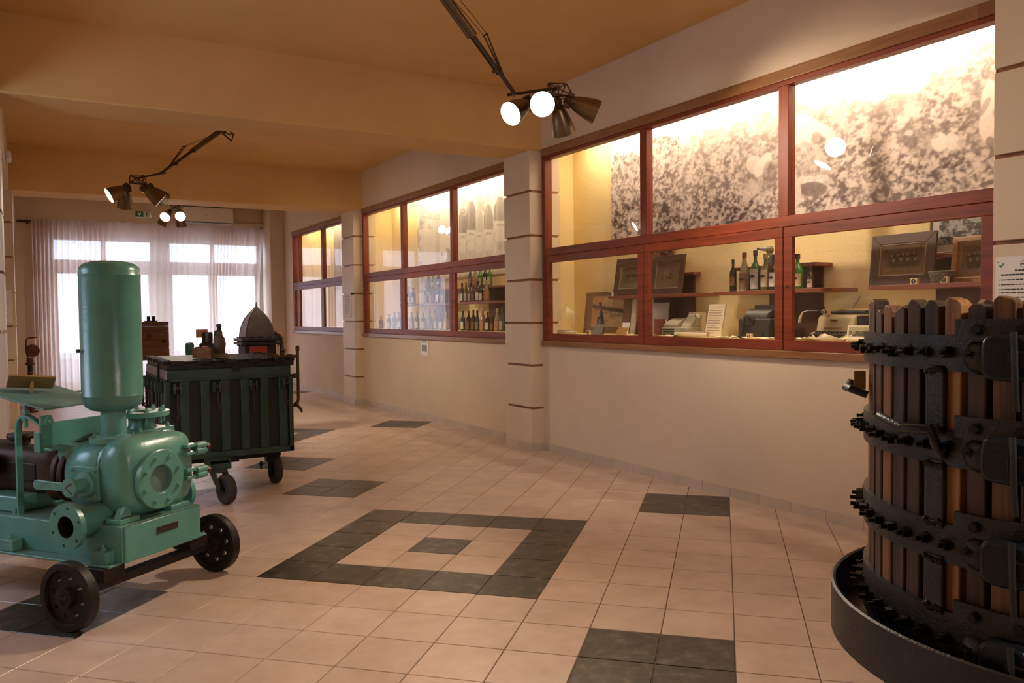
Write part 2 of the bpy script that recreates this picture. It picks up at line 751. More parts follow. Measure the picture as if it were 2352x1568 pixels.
def window(n, y0, y1, mull, right_open=False):
    """y0 near, y1 far end of the opening; mull: y of the mullions"""
    root = thing('window_%d' % n, None, None, (XW, y1, 0), kind='structure')
    def P(mb, nm, m, par=root, bev=.004):
        mb.v = [(p[0] - XW, p[1] - y1, p[2]) for p in mb.v]
        return mb.build(nm, m, par, bevel=bev)
    X0, X1 = XW - .012, XW + .075
    P(MB().bx(X0 - .01, X1 + .02, y0, y1, 3.20, 3.285), 'head_rail', M_OAKTRIM)
    P(MB().bx(X0, X1, y0 + .055, y1 - .055, 3.165, 3.20), 'head_bead', M_MAHOG)
    P(MB().bx(X0 - .022, X1 + .02, y0, y1, 1.150, 1.205), 'sill', M_OAKTRIM)
    P(MB().bx(X0, X1, y0 + .055, y1 - .055, 2.125, 2.205), 'transom', M_MAHOG)
    for e0, e1 in ((y0, y0 + .055), (y1 - .055, y1)):
        P(MB().bx(X0, X1 + .01, e0, e1, 1.205, 3.20), 'jamb', M_MAHOG_V)
    ys = [y0 + .055] + sorted(mull) + [y1 - .055]
    for y in mull:
        P(MB().bx(X0 + .004, X1 - .004, y - .045, y + .045, 2.205, 3.165), 'mullion', M_MAHOG_V)
    for a, b in zip(ys[:-1], ys[1:]):
        lo = a + (.045 if a in mull else 0)
        hi = b - (.045 if b in mull else 0)
        MB(Matrix.Translation((-XW, -y1, 0))).bx(XW + .03, XW + .034, lo, hi, 2.205, 3.165).build('pane', M_PANE, root, None)
        # sash below the transom
        a2, b2 = lo - (.041 if a in mull else 0), hi + (.041 if b in mull else 0)
        fr = MB(Matrix.Translation((-XW, -y1, 0)))
        x0, x1 = X0 + .002, X0 + .042
        w = .078
        fr.bx(x0, x1, a2, b2, 2.125 - w, 2.123)
        fr.bx(x0, x1, a2, b2, 1.207, 1.207 + w)
        fr.bx(x0, x1, a2, a2 + w, 1.207 + w, 2.125 - w)
        fr.bx(x0, x1, b2 - w, b2, 1.207 + w, 2.125 - w)
        s = fr.build('sash', M_MAHOG, root, bevel=.003)
        MB(Matrix.Translation((-XW, -y1, 0))).bx(XW + .012, XW + .016, a2 + w - .004, b2 - w + .004, 1.28, 2.05).build('pane', M_PANE, s, None)
        MB(Matrix.Translation((-XW, -y1, 0))).cyl((x0 - .004, b2 - w / 2, 1.68), (x0 + .002, b2 - w / 2, 1.68), .008, n=10).build('lock', M_DARKMETAL, s)
    return root


window(1, 2.62, 7.53, [4.222, 5.83])
window(2, 8.12, 13.12, [9.76, 11.44])
window(3, 13.77, 17.36, [15.35, 16.95])
# ------------------------------------------------------------------ far window, curtain
M_FRAME = mat('white_window_frame', (.62, .60, .58), .4, var=.03)
root = thing('window_4', None, None, (2.4, YF, 0), kind='structure')
TM = Matrix.Translation((-2.4, -YF, 0))


def wpart(nm, m, *boxes, par=None, bev=.004):
    mb = MB(TM)
    for b in boxes:
        mb.bx(*b)
    return mb.build(nm, m, par or root, bevel=bev)


fy0, fy1 = YF + .20, YF + .27
wpart('head_rail', M_FRAME, (.16, 4.66, fy0, fy1, 3.14, 3.30))
wpart('post', M_FRAME, (2.27, 2.60, fy0 - .02, fy1 + .02, .06, 3.14))
for a, a1 in ((.16, .42), (4.50, 4.66)):
    wpart('jamb', M_FRAME, (a, a1, fy0, fy1, .06, 3.14))
wpart('threshold', M_FRAME, (.16, 4.66, fy0, fy1, 0, .06))
for a, b in ((.42, 2.27), (2.60, 4.50)):
    wpart('transom', M_FRAME, (a, b, fy0, fy1, 2.56, 2.70))
for a, b, top in ((.42, 1.33, 2.56), (1.36, 2.27, 2.56), (2.60, 3.49, 2.56), (3.52, 4.50, 2.56)):
    wpart('glazing_bar', M_FRAME, (a, b, fy0 + .01, fy1 - .01, 3.10, 3.14), (a, a + .03, fy0 + .01, fy1 - .01, 2.70, 3.10), (b - .03, b, fy0 + .01, fy1 - .01, 2.70, 3.10))
    wpart('pane', M_PANE, (a + .03, b - .03, fy0 + .034, fy0 + .038, 2.70, 3.10), bev=0)
    w = .075
    s = wpart('door_leaf', M_FRAME, (a, b, fy0 + .005, fy1 - .005, .06, .20), (a, b, fy0 + .005, fy1 - .005, 2.42, 2.56),
              (a, a + w, fy0 + .005, fy1 - .005, .20, 2.42), (b - w, b, fy0 + .005, fy1 - .005, .20, 2.42))
    wpart('pane', M_PANE, (a + w, b - w, fy0 + .034, fy0 + .038, .20, 2.42), par=s, bev=0)
for a, b in ((1.33, 1.36), (3.49, 3.52)):
    wpart('glazing_bar', M_FRAME, (a, b, fy0, fy1, .06, 3.14))
rootb = thing('window_5', None, None, (2.4, YB, 1.2), kind='structure')  # unseen window added behind the viewer to bring in fill daylight
TB = Matrix.Translation((-2.4, -YB, -1.2))
for q in ((1.7, 3.0, 1.2, 1.26), (1.7, 3.0, 2.34, 2.4), (1.7, 1.76, 1.26, 2.34), (2.94, 3.0, 1.26, 2.34)):
    MB(TB).bx(q[0], q[1], YB - .09, YB - .03, q[2], q[3]).build('frame_bar', M_FRAME, rootb)
for a, b in ((1.76, 2.94),):
    MB(TB).bx(a, b, YB - .062, YB - .058, 1.26, 2.34).build('pane', M_PANE, rootb, None)
for k, (ya, yb) in enumerate(LW_ADDED):
    rl = thing('window_%d' % (6 + k), None, None, (XL, (ya + yb) / 2, 1.25), kind='structure')  # added aisle window, out of view, brightens the right wall and pillars
    TL = Matrix.Translation((-XL, -(ya + yb) / 2, -1.25))
    ym = (ya + yb) / 2
    for q in ((ya, yb, 1.25, 1.31), (ya, yb, 2.69, 2.75), (ya, ya + .06, 1.31, 2.69), (yb - .06, yb, 1.31, 2.69), (ym - .03, ym + .03, 1.31, 2.69)):
        MB(TL).bx(XL - .09, XL - .03, q[0], q[1], q[2], q[3]).build('frame_bar', M_FRAME, rl)
    for a, b in ((ya + .06, ym - .03), (ym + .03, yb - .06)):
        MB(TL).bx(XL - .062, XL - .058, a, b, 1.31, 2.69).build('pane', M_PANE, rl, None)
struct(MB().bx(-14, 20, YF + .33, YF + 26, -.35, -.16).build('ground_outside', mat('pale_concrete', (.42, .41, .40), .9), None))
struct(MB().bx(-14, 20, YF + 3.2, YF + 3.4, -.16, .55).build('wall_outside', mat('rendered_parapet', (.50, .49, .50), .9), None))


def curtain_mat():
    n = NT('sheer_linen')
    tc = n.coords('Object')
    # woven threads: fine horizontal and vertical irregularity
    a = n.noise(n.coords('Object', (260, 260, 8)), 1.0, 3, .6)
    b = n.noise(n.coords('Object', (9, 9, 260)), 1.0, 3, .6)
    ad = n.new('ShaderNodeMath', operation='ADD')
    n.link(a, ad.inputs[0])
    n.link(b, ad.inputs[1])
    fac = n.ramp(ad.outputs[0], [(.35, (.10,) * 3), (.65, (.46,) * 3)])
    fac2 = n.new('ShaderNodeMapRange')
    fac2.inputs[1].default_value = .7
    fac2.inputs[2].default_value = 1.3
    fac2.inputs[3].default_value = .03
    fac2.inputs[4].default_value = .18
    n.link(ad.outputs[0], fac2.inputs[0])
    tl = n.new('ShaderNodeBsdfTranslucent')
    df = n.new('ShaderNodeBsdfDiffuse')
    tl.inputs[0].default_value = (.80, .65, .56, 1)
    df.inputs[0].default_value = (.76, .54, .40, 1)
    tr = n.new('ShaderNodeBsdfTransparent')
    m1 = n.new('ShaderNodeMixShader')
    m1.inputs[0].default_value = .5
    n.link(tl.outputs[0], m1.inputs[1])
    n.link(df.outputs[0], m1.inputs[2])
    m2 = n.new('ShaderNodeMixShader')
    n.link(fac2.outputs[0], m2.inputs[0])
    n.link(m1.outputs[0], m2.inputs[1])
    n.link(tr.outputs[0], m2.inputs[2])
    n.link(m2.outputs[0], n.out.inputs[0])
    return n.m


M_CURT = curtain_mat()


def curtain():
    x0, x1, zt, zb = .06, 4.54, 3.46, .045
    nx, nz = 520, 26
    xs = np.linspace(x0, x1, nx)
    rng = np.random.default_rng(3)
    ph = np.zeros(nx)
    # pleat phase with irregular density, denser near the left and middle
    dens = 52 + 26 * np.sin(xs * 2.1 + .6) + 20 * np.sin(xs * 5.3 + 1.0)
    ph = np.cumsum(np.clip(dens, 16, None)) * (xs[1] - xs[0])
    amp = .5 + .5 * np.clip(np.sin(xs * 1.7 + .4) + .45 * np.sin(xs * 7.1), -.75, 1)
    v = []
    for k in range(nz):
        t = k / (nz - 1)
        z = zt + (zb - zt) * t
        a = .008 + .042 * amp * (1 - .45 * t)
        soft = np.sin(ph + .5 * t * np.sin(xs * 3)) + .35 * np.sin(ph * .47 + 2) * t
        y = a * soft
        if t < .03:
            y = y * .5
        top = z + (.012 * np.sin(ph * 1.3) if k == 0 else 0) + (.012 * np.sin(xs * 9) if k == nz - 1 else 0)
        # right edge swings inwards below the rod
        xx = x0 + (xs - x0) * (1 - .020 * math.sin(min(1, t * 1.1) * math.pi) - .012 * t)
        for i in range(nx):
            v.append((xx[i], y[i], top[i] if hasattr(top, '__len__') else top))
    f = []
    for k in range(nz - 1):
        for i in range(nx - 1):
            f.append((k * nx + i, k * nx + i + 1, (k + 1) * nx + i + 1, (k + 1) * nx + i))
    mb = MB(Matrix.Translation((-2.3, 0, 0)))
    mb.add(v, f)
    me = mb.mesh('curtain', 180)
    me.materials.append(M_CURT)
    o = bpy.data.objects.new('curtain', me)
    COL.objects.link(o)
    o.location = (2.3, 18.56, 0)
    return o


tag(curtain(), 'beige sheer linen curtain gathered across the far windows', 'curtain')
rod = thing('curtain_rod', 'dark wooden curtain rod above the far windows', 'curtain rod', (2.2, 18.645, 3.415))
M_ROD = wood('dark_rod_wood', (.03, .016, .010), (.07, .04, .025), .4, 0)
MB().cyl((-2.32, 0, 0), (2.36, 0, 0), .022, n=14).build('pole', M_ROD, rod)
MB().lathe([(.0, -.06), (.016, -.055), (.026, -.035), (.026, -.015), (.015, -.005), (.03, .004), (.03, .014), (.0, .016)], 14, MZ((-2.32, 0, 0), (1, 0, 0))).build('finial', M_ROD, rod)
for x in (-2.2, 2.3):
    MB().bx(x - .02, x + .02, .015, .105, -.04, .03).build('bracket', M_ROD, rod, bevel=.004)

# white strip of the boxed beam over the curtain, pipe channel beside the far column
struct(MB().bx(2.75, 4.55, YF - .10, YF, 3.50, 3.57).build('trim_6', M_WALL, None, bevel=.006))

# ------------------------------------------------------------------ air conditioner, exit sign, small wall fittings
ac = thing('air_conditioner', 'white split air conditioner on the wall above the curtain', 'air conditioner', (3.36, YF, 3.52))
prof = [(0, 0), (-.17, .0), (-.215, .035), (-.225, .10), (-.225, .30), (-.20, .345), (0, .35)]
mb = MB()
mb.prism([(p[0], p[1]) for p in prof], -.53, .53, Matrix(((0, 0, 1, 0), (1, 0, 0, 0), (0, 1, 0, 0), (0, 0, 0, 1))))
mb.build('body', M_WHITE, ac, bevel=.012)
MB().bx(-.50, .50, -.222, -.19, .006, .012).build('outlet_slot', M_BLACK, ac)
MB().bx(-.49, .49, -.232, -.226, .085, .335).build('front_panel', M_WHITE, ac, bevel=.004)
MB().bx(-.06, .0, -.234, -.2315, .16, .168).build('maker_mark', mat('grey_print', (.3, .3, .3), .5), ac)
MB().bx(.46, .475, -.229, -.225, .045, .055).build('indicator', mat('dark_blue_plastic', (.02, .02, .06), .4), ac)
MB().bx(.49, .52, -.2, -.02, .05, .33).build('end_cap', M_WHITE, ac, bevel=.004)

M_GREEN = mat('exit_green', (.0, .16, .075), .5, var=.03)
ex = thing('exit_sign', 'green and white emergency exit sign above the curtain', 'sign', (2.09, YF, 3.60))
MB().bx(-.165, .165, -.05, 0, 0, .135).build('housing', M_WHITE, ex, bevel=.012)
MB().bx(-.145, .01, -.056, -.05, .012, .123).build('green_field', M_GREEN, ex)
MB().bx(.01, .145, -.056, -.05, .012, .123).build('white_field', M_WHITE, ex)
MB().prism([(-.105, .085), (-.085, .108), (-.068, .072), (-.05, .108), (-.03, .085), (-.068, .03)][::-1], .056, .058, MT(rx=math.pi / 2)).build('arrow', M_WHITE, ex)
mm = MB()
RX = MT(rx=math.pi / 2)
mm.cyl((.072, -.0575, .103), (.072, -.056, .103), .010, n=12)
for poly in ([(.062, .094), (.082, .090), (.090, .060), (.074, .056)], [(.084, .090), (.108, .078), (.112, .070), (.104, .066), (.084, .078)],
             [(.066, .090), (.046, .080), (.036, .062), (.044, .058), (.056, .072), (.068, .080)], [(.078, .060), (.100, .046), (.098, .020), (.088, .020), (.086, .040), (.070, .054)],
             [(.074, .058), (.064, .036), (.034, .026), (.032, .034), (.056, .044), (.064, .062)]):
    mm.prism(poly, .056, .0575, RX)
mm.build('running_figure', M_GREEN, ex)
MB().bx(.125, .14, -.056, -.0505, .012, .123).build('door_edge', M_GREEN, ex)
MB().ball((.147, -.052, .035), .006).build('indicator_lamp', emit('green_led', (.35, 1, .1), 3), ex)

el = thing('emergency_light', 'small white emergency light box on the left spandrel', 'lamp', (-.205, 11.6, 3.45))
MB().bx(0, .05, -.16, .16, -.05, .05).build('housing', M_WHITE, el, bevel=.008)
MB().bx(.05, .06, -.14, .14, -.035, .035).build('diffuser', M_PAPER, el)

pl = thing('wall_plaque', 'small white plaque on the wall below the middle display window', 'plaque', (XW, 10.68, .92))
MB().bx(-.008, 0, -.13, .13, 0, .26).build('plate', M_PAPER, pl, bevel=.003)
M_GREYP = mat('grey_print_patch', (.25, .24, .25), .6, var=.2, nscale=60)
for a in (-.085, .012):
    MB().bx(-.0095, -.008, a, a + .073, .06, .15).build('printed_block', M_GREYP, pl)
MB().bx(-.0095, -.008, -.09, .09, .185, .20).build('printed_line', M_GREYP, pl)
MB().bx(-.0095, -.008, -.09, .09, .215, .225).build('printed_line', M_GREYP, pl)


# ------------------------------------------------------------------ information sheets


def sheet(label, loc, rz, w, h, lines, seed, logos=True):
    r = thing('information_sheet', label, 'notice', loc, rz, None)
    # local: x along the width, y out of the wall is -y
    MB().bx(-w / 2, w / 2, -.006, -.001, 0, h).build('sheet', M_PAPER, r)
    rg = random.Random(seed)
    z = h * .80
    n = 0
    mb = MB()
    while z > h * .06 and n < lines:
        xx = -w * .43
        L = w * (.55 + .3 * rg.random())
        mb.bx(xx - .004, xx + .001, -.0068, -.006, z, z + h * .008)
        x = xx + w * .03
        while x < xx + L:
            k = w * (.03 + .06 * rg.random())
            mb.bx(x, min(x + k, xx + L), -.0068, -.006, z, z + h * .0085)
            x += k + w * .012
        n += 1
        z -= h * (.028 if n % 3 == 0 else .040)
    mb.build('text_lines', M_INK, r)['kind'] = 'stuff'
    tl = MB()
    for k in range(6):
        tl.bx(-w * .17 + k * w * .055, -w * .17 + k * w * .055 + w * .045, -.0068, -.006, h * .875, h * .887)
    for k in range(12):
        tl.bx(-w * .40 + k * w * .062, -w * .40 + k * w * .062 + w * .052, -.0068, -.006, h * .84, h * .853)
    tl.build('title_line', M_INK, r)['kind'] = 'stuff'
    if logos:
        for k, cx in enumerate((-.02, .12, .24)):
            lo = MB()
            c = (cx * w, -.0064, h * .93)
            if k == 1:
                lo.prism([(-.012, -.004), (.012, -.008), (.016, .010), (.004, .004), (-.006, .012)], 0, .0006, MT(c, rx=math.pi / 2))
                lo.build('logo', mat('red_print', (.45, .05, .04), .6), r)
            else:
                lo.tube([(c[0] + .019 * math.cos(t), c[1], c[2] + .019 * math.sin(t)) for t in np.linspace(0, 2 * math.pi, 25)[:-1]], .0012, 6, closed=True)
                lo.bx(c[0] - .013, c[0] + .013, -.0068, -.006, c[2] - .002, c[2] + .003)
                lo.build('logo', M_INK, r)
        MB().prism([(-.012, 0), (0, -.012), (.016, .010), (.010, .014), (0, -.002), (-.006, .006)], 0, .0006, MT((-w * .40, -.0064, h * .925), rx=math.pi / 2)).build('logo', M_GREEN, r)
    for sx in (-1, 1):
        for zz in (.03, h - .03):
            MB().cyl((sx * (w / 2 - .015), -.009, zz), (sx * (w / 2 - .015), -.006, zz), .004, n=8).build('pin', M_GREYP, r)
    return r


sheet('white printed information sheet with logos on the nearest right pillar', (XP, 2.42, 1.13), -math.pi / 2, .32, .66, 26, 1)
sheet('white information sheet on the pillar between the two far display windows', (XP, 13.46, 1.46), -math.pi / 2, .34, .44, 18, 2, False)
sheet('white information sheet on the second left pillar behind the pump table', (-.36, 13.15, 1.46), 0, .30, .44, 18, 3, False)

# ------------------------------------------------------------------ spotlight clusters on ceiling arms
M_BRONZE = mat('bronze_lamp_metal', (.20, .14, .085), .33, .85, .15, 8)
M_ARM = mat('dark_bronze_arm', (.085, .055, .035), .4, .7, .2, 8)
M_LAMPON = emit('lit_lens', (1.0, .96, .92), 26)
M_LAMPGLASS = mat('reflector_inside', (.75, .72, .68), .15, .9)


def cpt(px, py, depth):
    p = CR.T @ np.array([(px - 1176) / FPX * depth, (py - 784) / FPX * depth, depth])
    return Vector((p[0], p[1], p[2] + CAMZ))


def head(root, base, axis, lit=True):
    """spotlight shade: base at the lamp holder, opening along axis"""
    sh = MB()
    Mx = MZ(Vector(base) - root.location, axis)
    pr = [(.028, 0), (.040, .012), (.055, .05), (.068, .095), (.080, .15), (.0885, .21)]
    inner = [(r - .003, z) for r, z in pr[::-1]]
    sh.lathe(pr + inner, 28, Mx)
    s = sh.build('shade', M_BRONZE, root, smooth=50)
    MB().lathe([(0, .195), (.084, .196), (.084, .200), (0, .203)], 28, Mx).build('lens', M_LAMPON if lit else M_LAMPGLASS, s)
    h = MB()
    h.lathe([(0, -.045), (.030, -.045), (.034, -.03), (.034, .004), (.045, .006), (.045, .020), (.030, .022), (0, .022)], 12, Mx)
    h.box((0, .042, -.012), (.03, .025, .05), Mx)
    h.box((0, -.042, -.012), (.03, .025, .05), Mx)
    h.build('lamp_holder', M_ARM, s)
    return s


def cluster(label, attach, elbow, hub, heads, cable=True):
    A, E, H = Vector(attach), Vector(elbow), Vector(hub)
    root = thing('ceiling_spotlight', label, 'spotlight', A)
    a, e, h = Vector((0, 0, 0)), E - A, H - A
    d = (e - a).normalized()
    L = (e - a).length
    # ceiling claw
    m = MB()
    m.cyl((0, 0, 0), (0, 0, -.025), .05, n=16)
    for k in range(3):
        t = 2.1 * k
        m.tube([(.04 * math.cos(t), .04 * math.sin(t), -.01), (.05 * math.cos(t), .05 * math.sin(t), -.10), d * .12 + Vector((0, 0, -.02))], .008, 8)
    m.tube([(0, .02, -.02), (.09, .05, -.08), (.06, .03, -.17), d * .16], .011, 8)
    m.build('ceiling_mount', M_ARM, root)
    m = MB(MZ(a, d))
    m.cyl((-.024, 0, .13), (-.024, 0, .13 + L * .46), .024, n=14)
    m.cyl((.024, 0, .13), (.024, 0, .13 + L * .46), .024, n=14)
    m.build('upper_arm', M_BRONZE, root)
    m = MB(MZ(a, d))
    m.cyl((-.012, 0, .13 + L * .44), (-.012, 0, L), .015, n=10)
    m.cyl((.024, 0, .13 + L * .44), (.022, 0, L * .85), .006, n=8)
    m.cyl((-.05, 0, L * .82), (.045, 0, L * .82), .012, n=10)
    m.build('sliding_arm', M_ARM, root)
    g = (h - e)
    m = MB(MZ(e, g))
    for s in (-.016, .016):
        m.cyl((s, 0, -.05), (s, 0, g.length), .007, n=8)
    m.cyl((-.03, 0, 0), (.03, 0, 0), .014, n=10)
    m.cyl((-.03, 0, g.length), (.03, 0, g.length), .014, n=10)
    m.build('lower_arm', M_ARM, root)
    # stay wires
    m = MB()
    up = d.cross(Vector((0, 0, 1)))
    up = up.cross(d).normalized()
    k = a + d * (L * .62) + up * .10
    for s in (-.01, .01):
        o = up.cross(d) * s
        m.tube([Vector((0, 0, -.012)) + o * 4 + Vector((.06, 0, 0)), k + o * 2], .0022, 6)
    m.build('stay_wire', M_ARM, root)
    m = MB()
    for s in (-.01, .01):
        o = up.cross(d) * s
        m.tube([k + o * 2, a + d * L * .93], .006, 8)
    m.tube([k + up.cross(d) * .03, k - up.cross(d) * .03], .006, 8)
    m.build('stay_rod', M_ARM, root)
    # lattice head frame
    m = MB()
    hv = [h + Vector(v) for v in ((.07, .0, .04), (-.07, .02, .03), (.09, -.06, -.06), (-.09, -.04, -.06), (.06, .08, -.06), (-.07, .08, -.05), (0, 0, 0))]
    for i in range(7):
        for j in range(i):
            m.tube([hv[i], hv[j]], .0045, 6)
    m.build('head_frame', M_ARM, root)
    for (b, ax, lit) in heads:
        b = Vector(b)
        ax = Vector(ax).normalized()
        head(root, b, ax, lit)
        m = MB()
        near = min(hv, key=lambda p: (p - (b - A - ax * .04)).length)
        m.tube([near, b - A - ax * .03], .006, 8)
        m.build('head_stem', M_ARM, root)
    return root


def cdir(r, u, f):
    """direction given as right, up, forward of the camera, in world space"""
    d = CR.T @ np.array([r, -u, f], float)
    return Vector(d)


LAMP_W = (1.0, .82, .61)


def lit_spot(nm, b, ax, e, ang=95):
    b = Vector(b)
    ax = Vector(ax).normalized()
    spot(nm, b + ax * .23, ax, e, LAMP_W, ang, .8, .08)


D1 = 5.9
h1 = [(cpt(1212, 238, D1), cdir(-.70, -.62, -.72), True), (cpt(1247, 236, D1 - .05), cdir(-.06, -.36, -1.05), True),
      (cpt(1281, 243, D1 + .05), cdir(.24, -.78, .48), True), (cpt(1310, 232, D1), cdir(.85, -.35, .04), True)]
cluster('bronze four-headed ceiling spotlight on a jointed arm, nearest the viewer', (2.24, 5.05, ZC), cpt(1180, 216, D1), cpt(1282, 202, D1), h1)
for k, (b, ax, l) in enumerate(h1):
    lit_spot('spot_near_%d' % k, b, ax, (165, 165, 50, 115)[k], (125, 125, 95, 100)[k])
D2 = 9.25
h2 = [(cpt(290, 432, D2), cdir(-.75, -.55, -.58), True), (cpt(333, 432, D2), cdir(.72, -.66, .38), True),
      (cpt(287, 436, D2 + .12), cdir(-.22, -.95, .50), True), (cpt(345, 433, D2 + .12), cdir(.55, -.55, .8), True)]
cluster('bronze ceiling spotlight cluster in the middle bay, over the green tank', (2.20, 10.75, ZC), cpt(371, 398, D2), cpt(315, 409, D2), h2)
for k, (b, ax, l) in enumerate(h2):
    lit_spot('spot_mid_%d' % k, b, ax, (60, 95, 60, 95)[k], 110)
D3 = 14.6
h3 = [(cpt(389, 488, D3), cdir(-.02, -.62, -1.0), True), (cpt(417, 489, D3), cdir(.28, -.50, -1.0), True),
      (cpt(383, 492, D3 + .1), cdir(-.55, -.75, .4), True), (cpt(412, 494, D3 + .1), cdir(.08, -1, .35), True)]
cluster('bronze ceiling spotlight cluster farthest away, in front of the air conditioner', (2.25, 16.2, ZC), cpt(408, 470, D3 + .25), cpt(402, 476, D3), h3)
for k, (b, ax, l) in enumerate(h3):
    lit_spot('spot_far_%d' % k, b, ax, (40, 60, 40, 50)[k])
# unseen copy of the fixture, added behind the viewer for fill light
bb0 = Vector((2.05, -.75, 3.0))
h0 = [(bb0 + Vector((-.12, .05, -.06)), (-.4, .8, -.75), True), (bb0 + Vector((.10, .05, -.06)), (.62, .78, .02), True)]
cluster('added bronze ceiling spotlight cluster for fill light, unseen behind the viewer', (2.24, -.6, ZC), (2.6, -.7, 3.1), bb0, h0)
for k, (b, ax, l) in enumerate(h0):
    lit_spot('fill_spot_back_%d' % k, b, ax, (120, 120)[k], 80)
# ------------------------------------------------------------------ generic engineered shapes


def sector_holes(mb, r0, r1, nh, rc, rh, z0, z1, M=None, off=0.0, n=20):
    """disc ring r0..r1 of thickness z0..z1 pierced by nh round holes of radius rh on circle rc"""
    for k in range(nh):
        th = off + 2 * math.pi * k / nh
        ha = math.pi / nh
        cx, cy = rc, 0.0

        def inside(x, y):
            r = math.hypot(x, y)
            return r0 <= r <= r1 and abs(math.atan2(y, x)) <= ha
        outer = []
        hole = []
        for i in range(n):
            p = 2 * math.pi * i / n
            lo, hi = rh, 2 * r1
            for _ in range(24):
                md = (lo + hi) / 2
                if inside(cx + md * math.cos(p), cy + md * math.sin(p)):
                    lo = md
                else:
                    hi = md
            outer.append((cx + lo * math.cos(p), cy + lo * math.sin(p)))
            hole.append((cx + rh * math.cos(p), cy + rh * math.sin(p)))
        # snap the four corners of the sector onto the nearest sample
        for r, s in ((r0, 1), (r0, -1), (r1, 1), (r1, -1)):
            c = (r * math.cos(ha), s * r * math.sin(ha))
            i = min(range(n), key=lambda q: (outer[q][0] - c[0]) ** 2 + (outer[q][1] - c[1]) ** 2)
            outer[i] = c
        ct, st = math.cos(th), math.sin(th)
        rot = lambda p: (p[0] * ct - p[1] * st, p[0] * st + p[1] * ct)
        O = [rot(p) for p in outer]
        H = [rot(p) for p in hole]
        v = [(*p, z1) for p in O] + [(*p, z1) for p in H] + [(*p, z0) for p in O] + [(*p, z0) for p in H]
        f = []
        for i in range(n):
            j = (i + 1) % n
            f.append((i, j, n + j, n + i))
            f.append((2 * n + j, 2 * n + i, 3 * n + i, 3 * n + j))
            f.append((n + i, n + j, 3 * n + j, 3 * n + i))
            f.append((i, 2 * n + i, 2 * n + j, j))
        mb.add(v, f, M)
    return mb


def hexbolt(mb, p, d, r=.011, h=.010, stud=.008):
    M = MZ(p, d)
    mb.cyl((0, 0, 0), (0, 0, .002), r * 1.25, n=12, M=M)
    mb.cyl((0, 0, .002), (0, 0, .002 + h), r, n=6, M=M)
    mb.cyl((0, 0, .002 + h), (0, 0, .002 + h + stud), r * .5, n=8, M=M)
    return mb


def superring(cx, cz, hw, hh, y, e=3.0, n=40):
    out = []
    for i in range(n):
        t = 2 * math.pi * i / n
        c, s = math.cos(t), math.sin(t)
        out.append((cx + hw * math.copysign(abs(c) ** (2 / e), c), y, cz + hh * math.copysign(abs(s) ** (2 / e), s)))
    return out


def green_paint(name, col, rough=.28, dust=.5):
    n = NT(name)
    v = n.coords('Object')
    f = n.noise(v, 7, 5)
    base = n.ramp(f, [(.3, c3(col, .88)), (.7, c3(col, 1.12))])
    # settled dust on faces that look upwards
    g = n.new('ShaderNodeNewGeometry')
    sp = n.new('ShaderNodeSeparateXYZ')
    n.link(g.outputs['True Normal'], sp.inputs[0])
    mr = n.new('ShaderNodeMapRange')
    mr.inputs[1].default_value = .75
    mr.inputs[2].default_value = 1.0
    mr.inputs[3].default_value = 0
    mr.inputs[4].default_value = dust
    n.link(sp.outputs[2], mr.inputs[0])
    ml = n.new('ShaderNodeMath', operation='MULTIPLY')
    n.link(mr.outputs[0], ml.inputs[0])
    n.link(n.ramp(n.noise(v, 9, 5, .7), [(.35, (.35,) * 3), (.65, (1,) * 3)]), ml.inputs[1])
    mx = n.new('ShaderNodeMix', data_type='RGBA')
    n.link(ml.outputs[0], mx.inputs['Factor'])
    n.link(base, mx.inputs['A'])
    mx.inputs['B'].default_value = (.20, .17, .125, 1)
    n.link(mx.outputs['Result'], n.b.inputs['Base Color'])
    n.set(Roughness=rough)
    n.b.inputs['Specular IOR Level'].default_value = .55
    n.bump(n.noise(v, 42, 4, .6), .22, .005)
    return n.m


# ------------------------------------------------------------------ green wheeled pump, lower left
M_GP = green_paint('green_enamel', (.102, .305, .262))
M_GPT = green_paint('green_enamel_tank', (.072, .235, .195), .26, .2)
M_GPD = mat('green_dusty_plate', (.10, .19, .16), .55, var=.2, nscale=10)
M_RUST = mat('rusty_iron', (.050, .024, .016), .6, .4, .3, 16, .3, 70)
M_WHEEL = mat('old_black_iron', (.026, .020, .017), .5, .5, .3, 14, .3, 50)
M_DARKIN = mat('dark_bore', (.008, .008, .008), .5)
M_BOLT = mat('painted_bolt', (.14, .37, .30), .3, var=.15)
M_RED = mat('dark_red_paint', (.16, .02, .015), .5)
M_REDB = mat('red_brown_bolt', (.10, .028, .020), .5, var=.3, nscale=20)

pump = thing('wheeled_pump', 'green-painted wheeled pump with a tall cylindrical air tank', 'pump', (.5175, 4.7245, 0), math.atan2(.609, .793))
PX = lambda nm, mb, m, par=None, bev=0, sm=35: mb.build(nm, m, par or pump, smooth=sm, bevel=bev)

